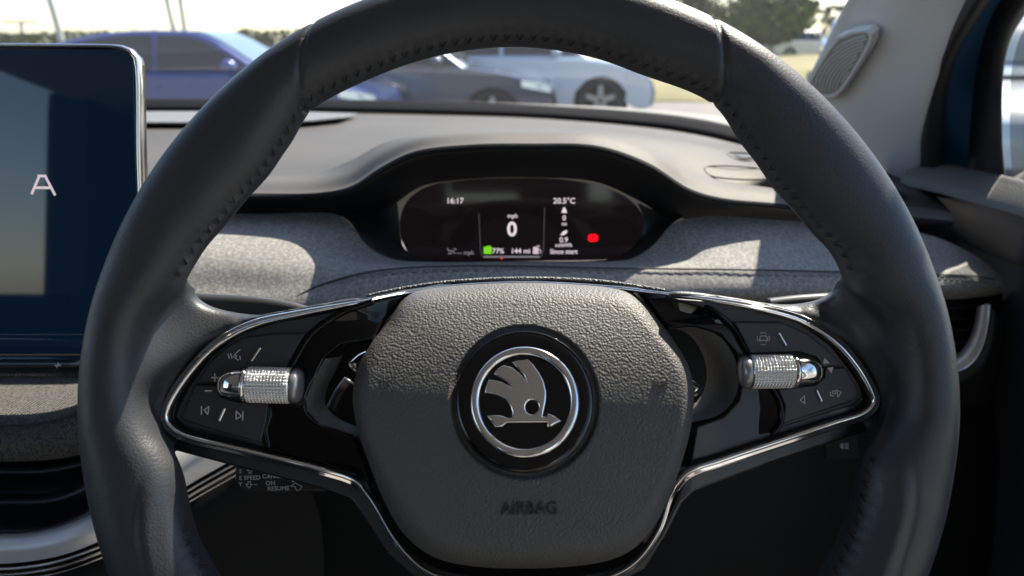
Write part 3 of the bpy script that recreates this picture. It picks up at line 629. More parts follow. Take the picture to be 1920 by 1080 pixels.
# ================================================================ STEERING WHEEL
Q = PITCH + R(3.8)
WF = Frame(P(971.9, 744.8, .341), Vector((1, 0, 0)), Vector((0, math.sin(Q), math.cos(Q))))
wh = root('steering_wheel', WF.M, 'black leather two-spoke steering wheel with winged arrow badge and chrome trim', 'steering wheel')
W = WF.px
def wl(pts, h=0): return [W(x, y, h) for x, y in pts]
RO = .186
inner_px = [(960, 83), (1100, 100), (1200, 135), (1340, 190), (1400, 278), (1455, 355), (1520, 430), (1568, 478), (1592, 540), (1650, 590), (1668, 650), (1676, 740), (1666, 795), (1640, 830), (1611, 862), (1603, 930), (1580, 1000), (1545, 1072), (291, 590), (274, 650), (270, 740), (282, 790), (306, 826), (330, 862), (344, 905), (352, 955), (372, 1020), (400, 1065), (335, 540), (364, 490), (437, 400), (500, 330), (545, 265), (575, 205), (700, 140), (820, 100)]
ia = sorted([(math.atan2(p.y, p.x), p.length) for p in (W(x, y, 0) for x, y in inner_px)])
def rin(a):
    a = (a + math.pi) % (2*math.pi) - math.pi; L_ = ia; n = len(L_)
    for i in range(-1, n - 1):
        a0, r0 = L_[i]; a1, r1 = L_[i + 1]
        if i == -1: a0 -= 2*math.pi
        if a0 <= a < a1: t = (a - a0) / (a1 - a0); t = t*t*(3-2*t); return r0 + (r1 - r0) * t
    a0, r0 = L_[-1]; a1, r1 = L_[0]; a1 += 2*math.pi; t = (a - a0) / (a1 - a0); return r0 + (r1 - r0) * t
def smooth_rin(a): return sum(rin(a + R(k)) for k in (-2, -1, 0, 1, 2)) / 5
NA, NS = 360, 48
rings = []
for i in range(NA):
    a = 2*math.pi*i/NA; ri = smooth_rin(a); rc = (RO + ri) / 2; hw = (RO - ri) / 2; ring = []
    for j in range(NS):
        s = 2*math.pi*j/NS; cx, sx_ = math.cos(s), math.sin(s)
        e = .92
        r = rc + hw * math.copysign(abs(cx) ** e, cx); h = .0162 * math.copysign(abs(sx_) ** e, sx_)
        ring.append(Vector((r*math.cos(a), r*math.sin(a), h)))
    rings.append(ring)
V, Fc = grid_mesh(rings + [rings[0]], True)
Vr = V[:NA*NS]; Fc = [tuple(x % (NA*NS) for x in f_) for f_ in Fc]
bm = bmesh.new()
vs = [bm.verts.new(v) for v in Vr]; [bm.faces.new([vs[i] for i in f_]) for f_ in Fc]
# webs where the leather runs from the rim onto each spoke
def wlh(pts, hs): return [W(x, y, hs[min(i, len(hs) - 1)]) for i, (x, y) in enumerate(pts)]
def web(A_, M1_, M2_, B_, C_):
    rows = [wlh(A_, (-.006, .003, .008, .006, -.004)), wlh(M1_, (-.014, -.005, .005, .0045, -.006)), wlh(M2_, (-.022, -.015, -.006, -.0065, -.009, -.014)), wlh(B_, (-.020, -.018, -.0165)), wl(C_, -.0205)]
    rs = [cr(r, 40) for r in rows]; cols = [cr([r[j] for r in rs], 24) for j in range(40)]
    top = [[cols[j][i] for j in range(40)] for i in range(24)]
    # bead of padding under the leather beside the chrome
    m2_ = cr(wlh(M2_, (-.018, -.014, -.0115)), 60); bb = cr(wl(B_, -.0185), 60); m1_ = cr(wlh(M1_, (-.012, -.006, .001, .002, .0)), 60)
    for pth, rad in (([a_.lerp(b_, .55) + Vector((0, 0, -.0045)) for a_, b_ in zip(m2_, bb)], .0052), ([a_.lerp(b_, .1) + Vector((0, 0, -.0055)) for a_, b_ in zip(m2_, m1_)], .0060)):
        pth = pth[20:50]; ringv = []
        for i, p in enumerate(pth):
            T = (pth[min(i+1, len(pth)-1)] - pth[max(i-1, 0)]).normalized(); u_ = T.cross(Vector((0, 0, 1))).normalized(); q_ = u_.cross(T)
            ringv.append([bm.verts.new(p + (u_*math.cos(k_*math.pi/5) + q_*math.sin(k_*math.pi/5)) * rad) for k_ in range(10)])
        for i in range(len(ringv) - 1):
            for k_ in range(10): bm.faces.new((ringv[i][k_], ringv[i][(k_+1) % 10], ringv[i+1][(k_+1) % 10], ringv[i+1][k_]))
        bm.faces.new(ringv[0]); bm.faces.new(list(reversed(ringv[-1])))
    bot = [[p + Vector((0, 0, -.013)) for p in r] for r in top]
    n = 40; m_ = 24; vt = [[bm.verts.new(p) for p in r] for r in top]; vb = [[bm.verts.new(p) for p in r] for r in bot]
    for i in range(m_ - 1):
        for j in range(n - 1):
            bm.faces.new((vt[i][j], vt[i][j+1], vt[i+1][j+1], vt[i+1][j])); bm.faces.new((vb[i][j], vb[i+1][j], vb[i+1][j+1], vb[i][j+1]))
    for j in range(n - 1):
        bm.faces.new((vt[0][j], vb[0][j], vb[0][j+1], vt[0][j+1])); bm.faces.new((vt[-1][j], vt[-1][j+1], vb[-1][j+1], vb[-1][j]))
    for i in range(m_ - 1):
        bm.faces.new((vt[i][0], vt[i+1][0], vb[i+1][0], vb[i][0])); bm.faces.new((vt[i][-1], vb[i][-1], vb[i+1][-1], vt[i+1][-1]))
web([(343, 520), (262, 560), (235, 680), (245, 800), (322, 842)], [(362, 562), (300, 600), (262, 690), (258, 780), (316, 836)],
    [(480, 590), (395, 610), (325, 680), (286, 750), (282, 800), (312, 833)], [(680, 558), (560, 577), (470, 596), (397, 632), (339, 692), (300, 762), (298, 796), (326, 824)], [(690, 570), (575, 600), (494, 624), (434, 664), (388, 716), (356, 760), (354, 778), (372, 794)])
web([(1587, 515), (1685, 560), (1705, 680), (1700, 800), (1630, 845)], [(1568, 550), (1640, 600), (1682, 690), (1688, 780), (1640, 832)],
    [(1490, 570), (1585, 610), (1655, 690), (1675, 755), (1668, 800), (1638, 820)], [(1252, 546), (1400, 562), (1510, 588), (1588, 637), (1646, 714), (1658, 757), (1648, 782), (1622, 798)], [(1250, 562), (1390, 586), (1488, 618), (1552, 666), (1594, 722), (1600, 744), (1592, 756), (1575, 766)])
bmesh.ops.recalc_face_normals(bm, faces=bm.faces[:])
me = bpy.data.meshes.new('tmp'); bm.to_mesh(me); bm.free()
ob = bpy.data.objects.new('tmp', me); col.objects.link(ob)
md = ob.modifiers.new('r', 'REMESH'); md.mode = 'VOXEL'; md.voxel_size = .00125
md = ob.modifiers.new('s', 'SMOOTH'); md.factor = .5; md.iterations = 40
dg = bpy.context.evaluated_depsgraph_get(); me2 = bpy.data.meshes.new_from_object(ob.evaluated_get(dg)); bpy.data.objects.remove(ob)
# shape the grips: seams across the tube, stitched pucker on the inside, ridge on the lower grips
def an_(x, y): p = W(x, y, .008); return math.atan2(p.y, p.x), math.hypot(p.x, p.y)
seamA = [(an_(584, 55), an_(566, 200)), (an_(1342, 45), an_(1352, 186))]
lowL = [W(x, y, .016) for x, y in ((300, 820), (280, 860), (262, 900), (250, 950), (248, 1000), (255, 1050), (275, 1120), (320, 1220), (420, 1330))]
lowR = [W(x, y, .016) for x, y in ((1665, 770), (1692, 820), (1712, 870), (1718, 920), (1713, 970), (1700, 1020), (1680, 1080), (1630, 1180), (1540, 1300))]
lowL = cr(lowL, 60); lowR = cr(lowR, 60)
nrm = [v.normal.copy() for v in me2.vertices]
for v, nv in zip(me2.vertices, nrm):
    p = v.co; r = math.hypot(p.x, p.y); a = math.atan2(p.y, p.x); d = 0
    for sa in seamA:
        (ao, ro_), (ai, ri_) = sa
        arc = (a - (ai + (ao - ai) * (r - ri_) / (ro_ - ri_))) * r
        if abs(arc) < .008: d -= .0013 * math.exp(-(arc / .0011) ** 2)
        # the top grip leather is a hair proud
    ri = rin(a)
    if r < ri + .010 and p.z > -.004:
        t = a * .165 / .0058; puck = abs(math.sin(math.pi * t)); f = math.exp(-((r - ri - .0025) / .0016) ** 2)
        if (a > -.02 + math.radians(18) and a < math.pi - math.radians(18)) or math.radians(-158) < a < -math.radians(11): d -= .0003 * f * (1 - puck)
    if p.z > 0 and p.y < 0 and r > .14:
        for LL in (lowL, lowR):
            if abs(LL[0].x - p.x) < .12:
                dm, ii = min(((Vector((q.x, q.y)) - Vector((p.x, p.y))).length, i) for i, q in enumerate(LL))
                if dm < .012:
                    fade = max(0, min(1, (ii - 7) / 12))
                    rq = math.hypot(LL[ii].x, LL[ii].y); sgn = r - rq
                    d += fade * (-.0007 * math.exp(-((sgn) / .0014) ** 2) + .0008 * math.exp(-((sgn + .0045) / .003) ** 2))
    if d: v.co = p + nv * d
rim = link_mesh('rim', me2, M['leather'], wh); sub(rim, wh)
# baseball stitching on the inner edge
def rim_pt(a, s):
    ri = smooth_rin(a); rc = (RO + ri) / 2; hw = (RO - ri) / 2; e = .92
    cx, sx_ = math.cos(s), math.sin(s); r = rc + hw * math.copysign(abs(cx) ** e, cx); h = .0162 * math.copysign(abs(sx_) ** e, sx_)
    return Vector((r*math.cos(a), r*math.sin(a), h))
V = []; Fc = []
def thread(a_, b_, rad=.00034):
    T = (b_ - a_).normalized(); u = T.cross(Vector((0, 0, 1))).normalized(); q = u.cross(T); k = len(V); mid_ = (a_ + b_) / 2 + mid_off
    for p, s in ((a_, .5), (mid_, 1), (b_, .5)):
        for j in range(6): an = j * math.pi / 3; V.append(p + (u * math.cos(an) + q * math.sin(an)) * rad * s)
    for r_ in range(2):
        for j in range(6): Fc.append((k + r_*6 + j, k + r_*6 + (j+1) % 6, k + (r_+1)*6 + (j+1) % 6, k + (r_+1)*6 + j))
step = .0056 / .155
a = -math.pi
while a < math.pi:
    deg = math.degrees(a)
    if (19 < deg < 161) or (-160 < deg < -9.5):
        c = rim_pt(a, math.pi); ctr = Vector((math.cos(a), math.sin(a), 0)) * .1695; 
        p1 = rim_pt(a, math.pi - .44); p2 = rim_pt(a + step * .4, math.pi - .20); p3 = p1
        for q0, q1 in ((p1, p2), (p2, rim_pt(a + step * .48, math.pi - .44))):
            outv = ((q0 + q1) / 2 - ctr).normalized(); mid_off = outv * .0006
            thread(q0 + outv * .0001, q1 + outv * .0001)
    a += step
mk('stitching', V, Fc, M['thread'], rim)
# thin grey cord line hidden in the lower right and left inner seam
# ---- back shell of the spokes
shell = ([(985, 524), (850, 532), (760, 546), (680, 562), (560, 585), (470, 608), (400, 648), (336, 706), (300, 768), (297, 802), (322, 838), (450, 872), (600, 910), (660, 932), (685, 965), (730, 1035), (790, 1085), (985, 1115), (1150, 1090), (1205, 1060), (1245, 1000), (1275, 940), (1300, 915), (1450, 860), (1560, 825), (1642, 800), (1662, 758), (1640, 712), (1575, 655), (1500, 606), (1400, 578), (1260, 553), (1120, 534)])
M['shell'] = mat('spoke_shell_black', (.016, .015, .016), .3, coat=.2)
def sm(t): t = max(0, min(1, t)); return t*t*(3-2*t)
def back_px(x, y): return .026 * sm((x - 640) / 170) * sm((1330 - x) / 170) * sm((650 - y) / 60)
def back_uv(p): return .026 * sm((p.x + .078) / .04) * sm((.086 - p.x) / .04) * sm((p.y - .018) / .015)
def setback(p): return Vector((p.x, p.y, p.z - back_uv(p)))
def wlb(pts, h): return [W(x, y, h - back_px(x, y)) for x, y in pts]
UL = [(775, 550), (750, 566), (722, 600), (698, 636), (640, 645), (612, 668), (592, 705), (574, 745), (576, 770), (600, 794), (662, 817), (684, 870), (710, 940), (742, 1000)]
UR = [(1207, 566), (1238, 606), (1258, 616), (1300, 614), (1345, 627), (1373, 660), (1386, 705), (1378, 748), (1350, 778), (1300, 796), (1288, 865), (1263, 935), (1232, 998)]
hole = list(reversed(UR)) + [(1185, 545), (1130, 538), (1060, 534), (985, 532), (900, 534), (830, 538)] + UL + [(785, 1042), (830, 1063), (900, 1075), (985, 1078), (1060, 1075), (1140, 1063), (1190, 1041)]
plate('spoke_shell', [wlb(shell, -.024), wlb(hole, -.024)], -.036, -.0185, M['shell'], wh, .0012, smooth_n=0, fn=setback)
# ---- gloss black inner panels
pano_l = wlb([(760, 554), (700, 567), (650, 580), (608, 600), (574, 626), (548, 662), (527, 700), (512, 745), (494, 800), (497, 846), (600, 873), (665, 893), (690, 905), (696, 910)] + list(reversed(UL[:12])), -.0185)
plate('gloss_panel', [pano_l], -.027, -.0175, M['gloss'], wh, .0008, fn=setback)
pano_r = wlb([(1215, 551), (1290, 562), (1345, 588), (1385, 633), (1405, 665), (1440, 715), (1462, 760), (1457, 806), (1380, 832), (1300, 858), (1283, 880)] + list(reversed(UR[:11])), -.0185)
plate('gloss_panel', [pano_r], -.027, -.0175, M['gloss'], wh, .0008, fn=lambda p: setback(p) + Vector((0, 0, .13 * min(0, p.x - .116))))
# raised rails of the gloss panels beside the pads
sweep('gloss_rail', wl([(700, 565), (650, 582), (612, 604), (582, 630), (560, 665), (542, 700)], -.0165), M['gloss'], wh, w=.0016, t=.002, n=60)
sweep('gloss_rail', wlb([(1262, 556), (1330, 578), (1372, 612), (1398, 655), (1410, 672)], -.0175), M['gloss'], wh, w=.0014, t=.002, n=60)
sweep('gloss_rail', wl([(500, 745), (508, 775), (500, 805), (505, 838)], -.0165), M['gloss'], wh, w=.0014, t=.002, n=40)
sweep('gloss_rail', wl([(1444, 722), (1462, 755), (1464, 790), (1448, 815)], -.0165), M['gloss'], wh, w=.0014, t=.002, n=40)
# lit flank of the left opening
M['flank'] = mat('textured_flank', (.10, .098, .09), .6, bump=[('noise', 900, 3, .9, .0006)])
fl_o = [(604, 672), (588, 705), (570, 745), (572, 772), (598, 797), (655, 820)]
loft('opening_flank', [wl(fl_o, -.0172), [p + Vector((.003, 0, -.004)) for p in wl(fl_o, -.0172)], [p + Vector((.006, .001, -.016)) for p in wl(fl_o, -.0172)]], M['flank'], wh, n=60, m=10, world=False)
fl_r = [(1300, 613), (1345, 628), (1372, 660), (1385, 705), (1377, 747), (1349, 777), (1290, 794)]
loft('opening_flank', [wl(fl_r, -.0172), [p + Vector((-.004, 0, -.006)) for p in wl(fl_r, -.0172)], [p + Vector((-.009, .001, -.022)) for p in wl(fl_r, -.0172)]], M['flank'], wh, n=60, m=10, world=False)
# ---- chrome loop
ch_px = [(985, 531), (850, 537), (760, 550), (680, 566), (560, 588), (475, 608), (408, 643), (352, 700), (313, 764), (311, 790), (335, 814), (450, 845), (600, 882), (665, 904), (692, 932), (740, 1012), (790, 1064), (840, 1085), (985, 1098), (1130, 1085), (1190, 1055), (1235, 995), (1260, 925), (1290, 888), (1350, 866), (1450, 833), (1560, 797), (1622, 776), (1640, 756), (1630, 722), (1578, 650), (1508, 602), (1400, 573), (1260, 553), (1120, 537)]
def ch_h(x, y): return -.0150 - back_px(x, y) if y < 620 else (-.018 if y > 900 else -.0135)
chp = cr([W(x, y, ch_h(x, y)) for x, y in ch_px], 500, True)
prof = [(-1, -1), (-1.05, .1), (-.8, .75), (-.3, 1), (-.1, .8), (.15, .55), (.6, .6), (1, .2), (1.05, -1)]
def chw(t):
    p = chp[min(int(t*500), 499)]
    top = 1 if (p.y > .030 and abs(p.x) < .085) else 0
    top = max(0, min(1, (.13 - abs(p.x)) / .06)) if p.y > .02 else 0
    return .38 + .62 * (1 - top) if p.y > -.03 or abs(p.x) > .07 else .62
sweep('chrome_trim', chp, M['chrome'], wh, w=.0022, t=.0028, closed=True, raw=True, up=Vector((0, 0, 1)), prof=prof, widths=chw)
# grained lip above the top chrome line
sweep('grained_lip', wl([(688, 556), (760, 541), (850, 529), (985, 523), (1120, 528), (1245, 545)], -.047), mat('grained_lip', (.09, .09, .088), .5, bump=[('voronoi', 900, 2, 1.0, .001)]), wh, w=.0012, t=.002, n=120)
# ---- button pads
pad_l = wl([(328, 782), (352, 728), (395, 668), (448, 626), (520, 603), (600, 589), (668, 575), (632, 588), (600, 606), (570, 632), (548, 665), (527, 700), (512, 745), (494, 800), (494, 838), (420, 818), (345, 798)], -.017)
plate('button_base', [pad_l], -.024, -.0165, M['satin'], wh, .001)
bu_l = wl([(455, 634), (505, 627), (571, 625), (552, 656), (535, 690), (470, 688), (432, 697), (408, 716), (370, 717), (392, 682), (420, 655)], -.014)
bl_l = wl([(366, 722), (404, 723), (412, 745), (445, 754), (502, 757), (498, 790), (488, 830), (400, 806), (342, 786), (348, 765)], -.014)
M['groove'] = mat('button_gap', (.003, .003, .003), .6)
def grow(pl, k=1.0):
    c = Vector((0, 0, 0))
    for p in pl: c += p
    c /= len(pl); return [p + (p - c).normalized() * .0007 * k for p in pl]
for nm, o_ in (('button_gap', bu_l), ('button_gap', bl_l)): plate(nm, [grow(o_)], -.0167, -.0162, M['groove'], wh)
bul = plate('button', [bu_l], -.0165, -.0142, M['satin'], wh, .0006); sub(bul, wh)
bll = plate('button', [bl_l], -.0165, -.0142, M['satin'], wh, .0006); sub(bll, wh)
pad_r = wl([(1262, 559), (1330, 564), (1400, 578), (1492, 600), (1558, 646), (1610, 715), (1618, 742), (1600, 760), (1540, 778), (1464, 802), (1468, 760), (1452, 722), (1440, 712), (1405, 662), (1372, 612), (1330, 580)], -.017)
plate('button_base', [pad_r], -.024, -.0165, M['satin'], wh, .001)
bu_r = wl([(1378, 604), (1468, 605), (1518, 628), (1556, 660), (1578, 684), (1545, 688), (1532, 670), (1500, 660), (1408, 663), (1392, 630)], -.014)
bl_r = wl([(1548, 692), (1585, 689), (1610, 732), (1605, 750), (1545, 769), (1470, 794), (1473, 760), (1460, 730), (1530, 722), (1546, 708)], -.014)
for o_ in (bu_r, bl_r): plate('button_gap', [grow(o_)], -.0167, -.0162, M['groove'], wh)
bur = plate('button', [bu_r], -.0165, -.0142, M['satin'], wh, .0006); sub(bur, wh)
blr = plate('button', [bl_r], -.0165, -.0142, M['satin'], wh, .0006); sub(blr, wh)
# chrome dashes
HB = -.0142
for (x0, y0, x1, y1) in ((472, 677, 488, 652), (411, 789, 422, 765), (1460, 624, 1474, 648), (1531, 731, 1541, 753)):
    a_, b_ = W(x0, y0, HB + .0004), W(x1, y1, HB + .0004); par = bul if y0 < 700 and x0 < 900 else bll if x0 < 900 else bur if y0 < 700 else blr
    sweep('chrome_dash', [a_, a_.lerp(b_, .1), a_.lerp(b_, .9), b_], M['chrome'], par, w=.0007, t=.0007, n=16)
def S(name, par, lines, m, wd=.00045): return strokes(name, [wl(l, HB) for l in lines], wd, HB + .0001, m, par, th=.0001)
S('plus_icon', bul, [[(397, 708), (410, 708)], [(403, 701), (403, 715)]], M['icon'], .0006)
S('minus_icon', bll, [[(385, 733), (397, 733)]], M['icon'], .0007)
S('voice_icon', bul, [[(428, 664), (430, 672)], [(433, 663), (435, 672)], [(438, 668), (438, 670)], [(450, 656), (444, 661), (440, 665), (444, 667), (441, 671), (447, 675)], [(450, 668), (451, 674)]], M['icon_dim'])
S('previous_icon', bll, [[(378, 762), (378, 777)], [(392, 762), (383, 769), (390, 777), (392, 762)]], M['icon_dim'])
S('next_icon', bll, [[(456, 771), (455, 788)], [(443, 771), (443, 786), (453, 780), (443, 771)]], M['icon_dim'])
car_l = [[(1423, 638), (1439, 638), (1437, 630), (1426, 630), (1423, 638)], [(1425, 641), (1426, 638)], [(1437, 641), (1436, 638)]]
for s0 in (150, 20 - 40 + 0):
    pass
def arcp(cx, cy, r, a0, a1, n=8): return [(cx + r*math.cos(R(a0 + (a1-a0)*i/n)), cy - r*math.sin(R(a0 + (a1-a0)*i/n))) for i in range(n + 1)]
car_l += [arcp(1431, 635, 11.5, a0, a0 + 50) for a0 in (-25, 65, 155, 245)]
S('assist_icon', bur, car_l, M['icon_dim'], .0003)
mk('arrow_icon', [W(x, y, HB + .0002) for x, y in ((1543, 682), (1556, 681), (1546, 671))], [(0, 1, 2)], M['icon'], bur, smooth=False)
mk('arrow_icon', [W(x, y, HB + .0002) for x, y in ((1551, 690), (1563, 688), (1559, 700))], [(0, 1, 2)], M['icon'], blr, smooth=False)
S('back_icon', blr, [[(1500, 750), (1508, 742), (1509, 757), (1500, 750)]], M['icon'], .0003)
S('forward_icon', blr, [[(1568, 731), (1577, 736), (1571, 744), (1568, 731)], [(1557, 735), (1557, 742), (1563, 742)], [(1561, 733), (1566, 733), (1566, 738), (1561, 738), (1561, 733)]], M['icon'], .0003)
# knurled rollers
def roller(xa, ya, xb, yb, rpx, flip, nose):
    hc = -.0115; A_ = W(xa, ya, hc); B_ = W(xb, yb, hc); ax = (B_ - A_); Lr = ax.length; ax.normalize(); up = Vector((0, 0, 1)); sd = up.cross(ax).normalized(); rad = rpx * .35 / FPX
    NL, NC = 112, 288; V = []; Fc = []
    for i in range(NL + 1):
        t = i / NL
        edge = 1 - .10 * (max(0, abs(2*t - 1) - .93) / .07) ** 2
        for j in range(NC):
            an = 2*math.pi*j/NC
            kn = (abs(math.sin(t * math.pi * 14)) * abs(math.sin(an * 16))) ** .7
            rr = rad * edge + (.00095 * kn if .04 < t < .96 else 0)
            V.append(A_ + ax * (t * Lr) + (sd * math.cos(an) + up * math.sin(an)) * rr)
    for i in range(NL):
        for j in range(NC): a = i*NC + j; b = i*NC + (j+1) % NC; Fc.append((a, b, b + NC, a + NC))
    ro = mk('roller', V, Fc, M['chrome_soft'], wh); sub(ro, wh)
    # end cap
    prof_ = [(1.0, 0), (1.04, .0008), (1.02, .0022), (.9, .0034), (.5, .0042), (0.001, .0044)]
    for base_, dr_, nm in (((A_ if flip else B_), (-ax if flip else ax), 'end_cap'),):
        V = []; Fc = []
        for rr, dd in prof_:
            for j in range(48): an = 2*math.pi*j/48; V.append(base_ + dr_ * dd + (sd * math.cos(an) + up * math.sin(an)) * rad * rr)
        for i in range(len(prof_) - 1):
            for j in range(48): a = i*48 + j; b = i*48 + (j+1) % 48; Fc.append((a, b, b + 48, a + 48))
        mk(nm, V, Fc, M['end_cap'], ro)
    # collar + chrome nose
    base_, dr_ = (B_, ax) if flip else (A_, -ax)
    V = []; Fc = []; prof_ = [(1.0, -.0002), (1.06, .0004), (1.06, .0012), (.98, .0016), (.95, .0019)]
    for rr, dd in prof_:
        for j in range(48): an = 2*math.pi*j/48; V.append(base_ + dr_ * dd + (sd * math.cos(an) + up * math.sin(an)) * rad * rr)
    for i in range(len(prof_) - 1):
        for j in range(48): a = i*48 + j; b = i*48 + (j+1) % 48; Fc.append((a, b, b + 48, a + 48))
    mk('collar', V, Fc, M['chrome'], ro)
    V = []; Fc = []; Ln = nose * .35 / FPX; K = 16
    for i in range(K + 1):
        t = i / K; top = .92 * math.sqrt(max(0, 1 - t ** 2.4)) ; bot = -.80 * math.sqrt(max(0, 1 - t ** 6)); hh = .95 * math.sqrt(max(0, 1 - t ** 2.2))
        cy = (top + bot) / 2; ry = (top - bot) / 2
        for j in range(40):
            an = 2*math.pi*j/40; c_, s_ = math.cos(an), math.sin(an)
            V.append(base_ + dr_ * (.0018 + t * Ln) + sd * (rad * (cy + ry * math.copysign(abs(c_) ** .8, c_))) * (1 if True else 0) + up * (rad * hh * math.copysign(abs(s_) ** .8, s_)))
    for i in range(K):
        for j in range(40): a = i*40 + j; b = i*40 + (j+1) % 40; Fc.append((a, b, b + 40, a + 40))
    mk('nose', V, Fc, M['chrome'], ro)
    return ro
M['end_cap'] = mat('roller_end_cap', (.30, .30, .31), .3, .6)
roller(464, 721, 549, 723, 31, False, 50)
roller(1404, 697, 1486, 696, 29, True, 50)
# dark sockets under the rollers
plate('roller_socket', [wl([(400, 718), (412, 702), (440, 692), (560, 684), (572, 700), (570, 760), (440, 752), (408, 742)], -.0160)], -.0163, -.0160, M['groove'], wh)
plate('roller_socket', [wl([(1385, 664), (1500, 661), (1535, 672), (1547, 690), (1545, 712), (1528, 722), (1400, 730), (1380, 700)], -.0160)], -.0163, -.0160, M['groove'], wh)

# ---- airbag cover
AC = W(983, 765, -.02)
TILT = .06
def base_h(u, v): 
    h = .002 - TILT * (v - AC.y)
    dv = v - (AC.y - .040)
    if dv > 0: h -= 25.7 * dv ** 3
    return h
ab_px = [(985, 529), (1060, 531), (1130, 535), (1182, 542), (1212, 561), (1240, 603), (1272, 645), (1298, 690), (1307, 740), (1302, 800), (1286, 865), (1262, 935), (1230, 998), (1190, 1040), (1140, 1062), (1060, 1074), (985, 1077), (900, 1074), (830, 1062), (785, 1040), (745, 1000), (712, 940), (685, 870), (664, 805), (655, 745), (664, 695), (690, 645), (720, 600), (745, 562), (768, 545), (830, 535), (900, 531)]
def edge_h(u, v): return base_h(u, v) - .003 - .021
ab = []
for x, y in ab_px:
    h = -.022
    for _ in range(6): p = W(x, y, h); h = base_h(p.x, p.y) - .003 - (.014 if y > 600 else .004)
    ab.append(Vector((p.x, p.y, 0)))
ab = cr(ab, 240, True)
angs = sorted((math.atan2(p.y - AC.y, p.x - AC.x), math.hypot(p.x - AC.x, p.y - AC.y)) for p in ab)
def rout(a):
    n = len(angs); lo = 0
    for i in range(n):
        a0, r0 = angs[i - 1]; a1, r1 = angs[i]
        if i == 0: a0 -= 2*math.pi
        if a0 <= a <= a1: return r0 + (r1 - r0) * (a - a0) / max(a1 - a0, 1e-9)
    a0, r0 = angs[-1]; a1, r1 = angs[0]; return r0 + (r1 - r0) * (a - a0) / max(a1 + 2*math.pi - a0, 1e-9)
NR_, NT = 110, 360
def ab_surf(u, v):
    r = math.hypot(u - AC.x, v - AC.y); a = math.atan2(v - AC.y, u - AC.x); ro_ = rout(a); q = min(r / ro_, 1)
    down = max(0, -math.sin(a)); w0 = .80 + .06 * math.cos(2*a)
    h = base_h(u, v) - .003 * q * q
    topf = max(0, math.sin(a)) ** 1.5; w0 += .08 * topf; k = max(0, (q - w0) / (1 - w0)); h -= (.030 - .022 * topf) * (1 - math.sqrt(max(0, 1 - k ** 2.2)))
    # recess around the badge
    rb = r_b(u, v)
    if rb < .0322: h -= .0022 * min(1, (.0322 - rb) / .0008)
    return h
BC = W(984, 752, .002)
def r_b(u, v): return math.hypot(u - BC.x, (v - BC.y) * .985)
V = []; Fc = []
for i in range(NR_ + 1):
    q = (i / NR_)
    q = 1 - (1 - q) ** 1.25
    for j in range(NT):
        a = -math.pi + 2*math.pi*j/NT; rr = rout(a) * q; u, v = AC.x + rr * math.cos(a), AC.y + rr * math.sin(a)
        V.append(Vector((u, v, ab_surf(u, v))))
for i in range(NR_):
    for j in range(NT): a = i*NT + j; b = i*NT + (j+1) % NT; Fc.append((a, a + NT, b + NT, b))
ne = NR_ * NT; nv = len(V)
for j in range(NT): p = V[ne + j]; V.append(Vector((p.x, p.y, p.z - .02)))
for j in range(NT): Fc.append((ne + j, nv + j, nv + (j+1) % NT, ne + (j+1) % NT))
cov = mk('airbag_cover', V, Fc, M['airbag'], wh); sub(cov, wh)
def onab(lift): return lambda p: Vector((p.x, p.y, ab_surf(p.x, p.y) + (p.z if p.z > 0 else -.0003) + lift))
pt = W(993, 958, .008)
tm = text_mesh('AIRBAG', .0074, pt.x, pt.y, 0, .0002, sx=.88, bold=.004, spacing=1.06)
for v in tm.vertices: v.co = Vector((v.co.x, v.co.y, ab_surf(v.co.x, v.co.y) + (.0007 if v.co.z > 0 else -.0004)))
link_mesh('airbag_lettering', tm, M['emboss'], cov, smooth=False)
for cx, s in ((722, 1), (1240, -1)):
    ls = [[(cx - 10*s, 714), (cx - 10*s, 728)], [(cx - 10*s, 716), (cx + 12*s, 716)], [(cx + 12*s, 712), (cx + 12*s, 720)], [(cx + 4*s, 716), (cx + 8*s, 722), (cx, 728), (cx - 4*s, 722), (cx - 2*s, 716)]]
    strokes('horn_mark', [wl(l, -.004) for l in ls], .0004, .0001, M['emboss'], cov, th=.0002, fn=lambda p: Vector((p.x, p.y, ab_surf(p.x, p.y) + p.z)))
# ---- badge
TB = (base_h(BC.x, BC.y - .03) - base_h(BC.x, BC.y + .03)) / .06
def bh(p): return Vector((p.x, p.y, p.z + base_h(BC.x, BC.y) - TB * (p.y - BC.y) - .0004))
def disc(name, r0, rows, m, par, n=128):
    V = []; Fc = []
    for rr, h in rows:
        for j in range(n): an = 2*math.pi*j/n; V.append(bh(Vector((BC.x + rr*math.cos(an), BC.y + rr*math.sin(an)*1.0, h))))
    for i in range(len(rows) - 1):
        for j in range(n): a = i*n + j; b = i*n + (j+1) % n; Fc.append((a, b, b + n, a + n))
    return mk(name, V, Fc, m, par)
px2m = .340 / FPX
RB = 131 * px2m
bd = disc('badge', 0, [(.0001, .0012), (.012, .0012), (.0195, .0010), (.0215, .0012), (.026, .0014), (RB*.93, .0013), (RB*.965, .0008), (RB*.975, .0004), (RB*.985, .0008), (RB, .0004), (RB*1.004, -.003)], M['badge_black'], wh); sub(bd, wh)
rr0, rr1 = 85*px2m, 103*px2m
disc('badge_ring', 0, [(rr0, .0009), (rr0, .0024), (rr0 + .0006, .0032), (rr0 + .0014, .0036), (rr1 - .0012, .0036), (rr1 - .0004, .0028), (rr1, .0012)], M['chrome'], bd)
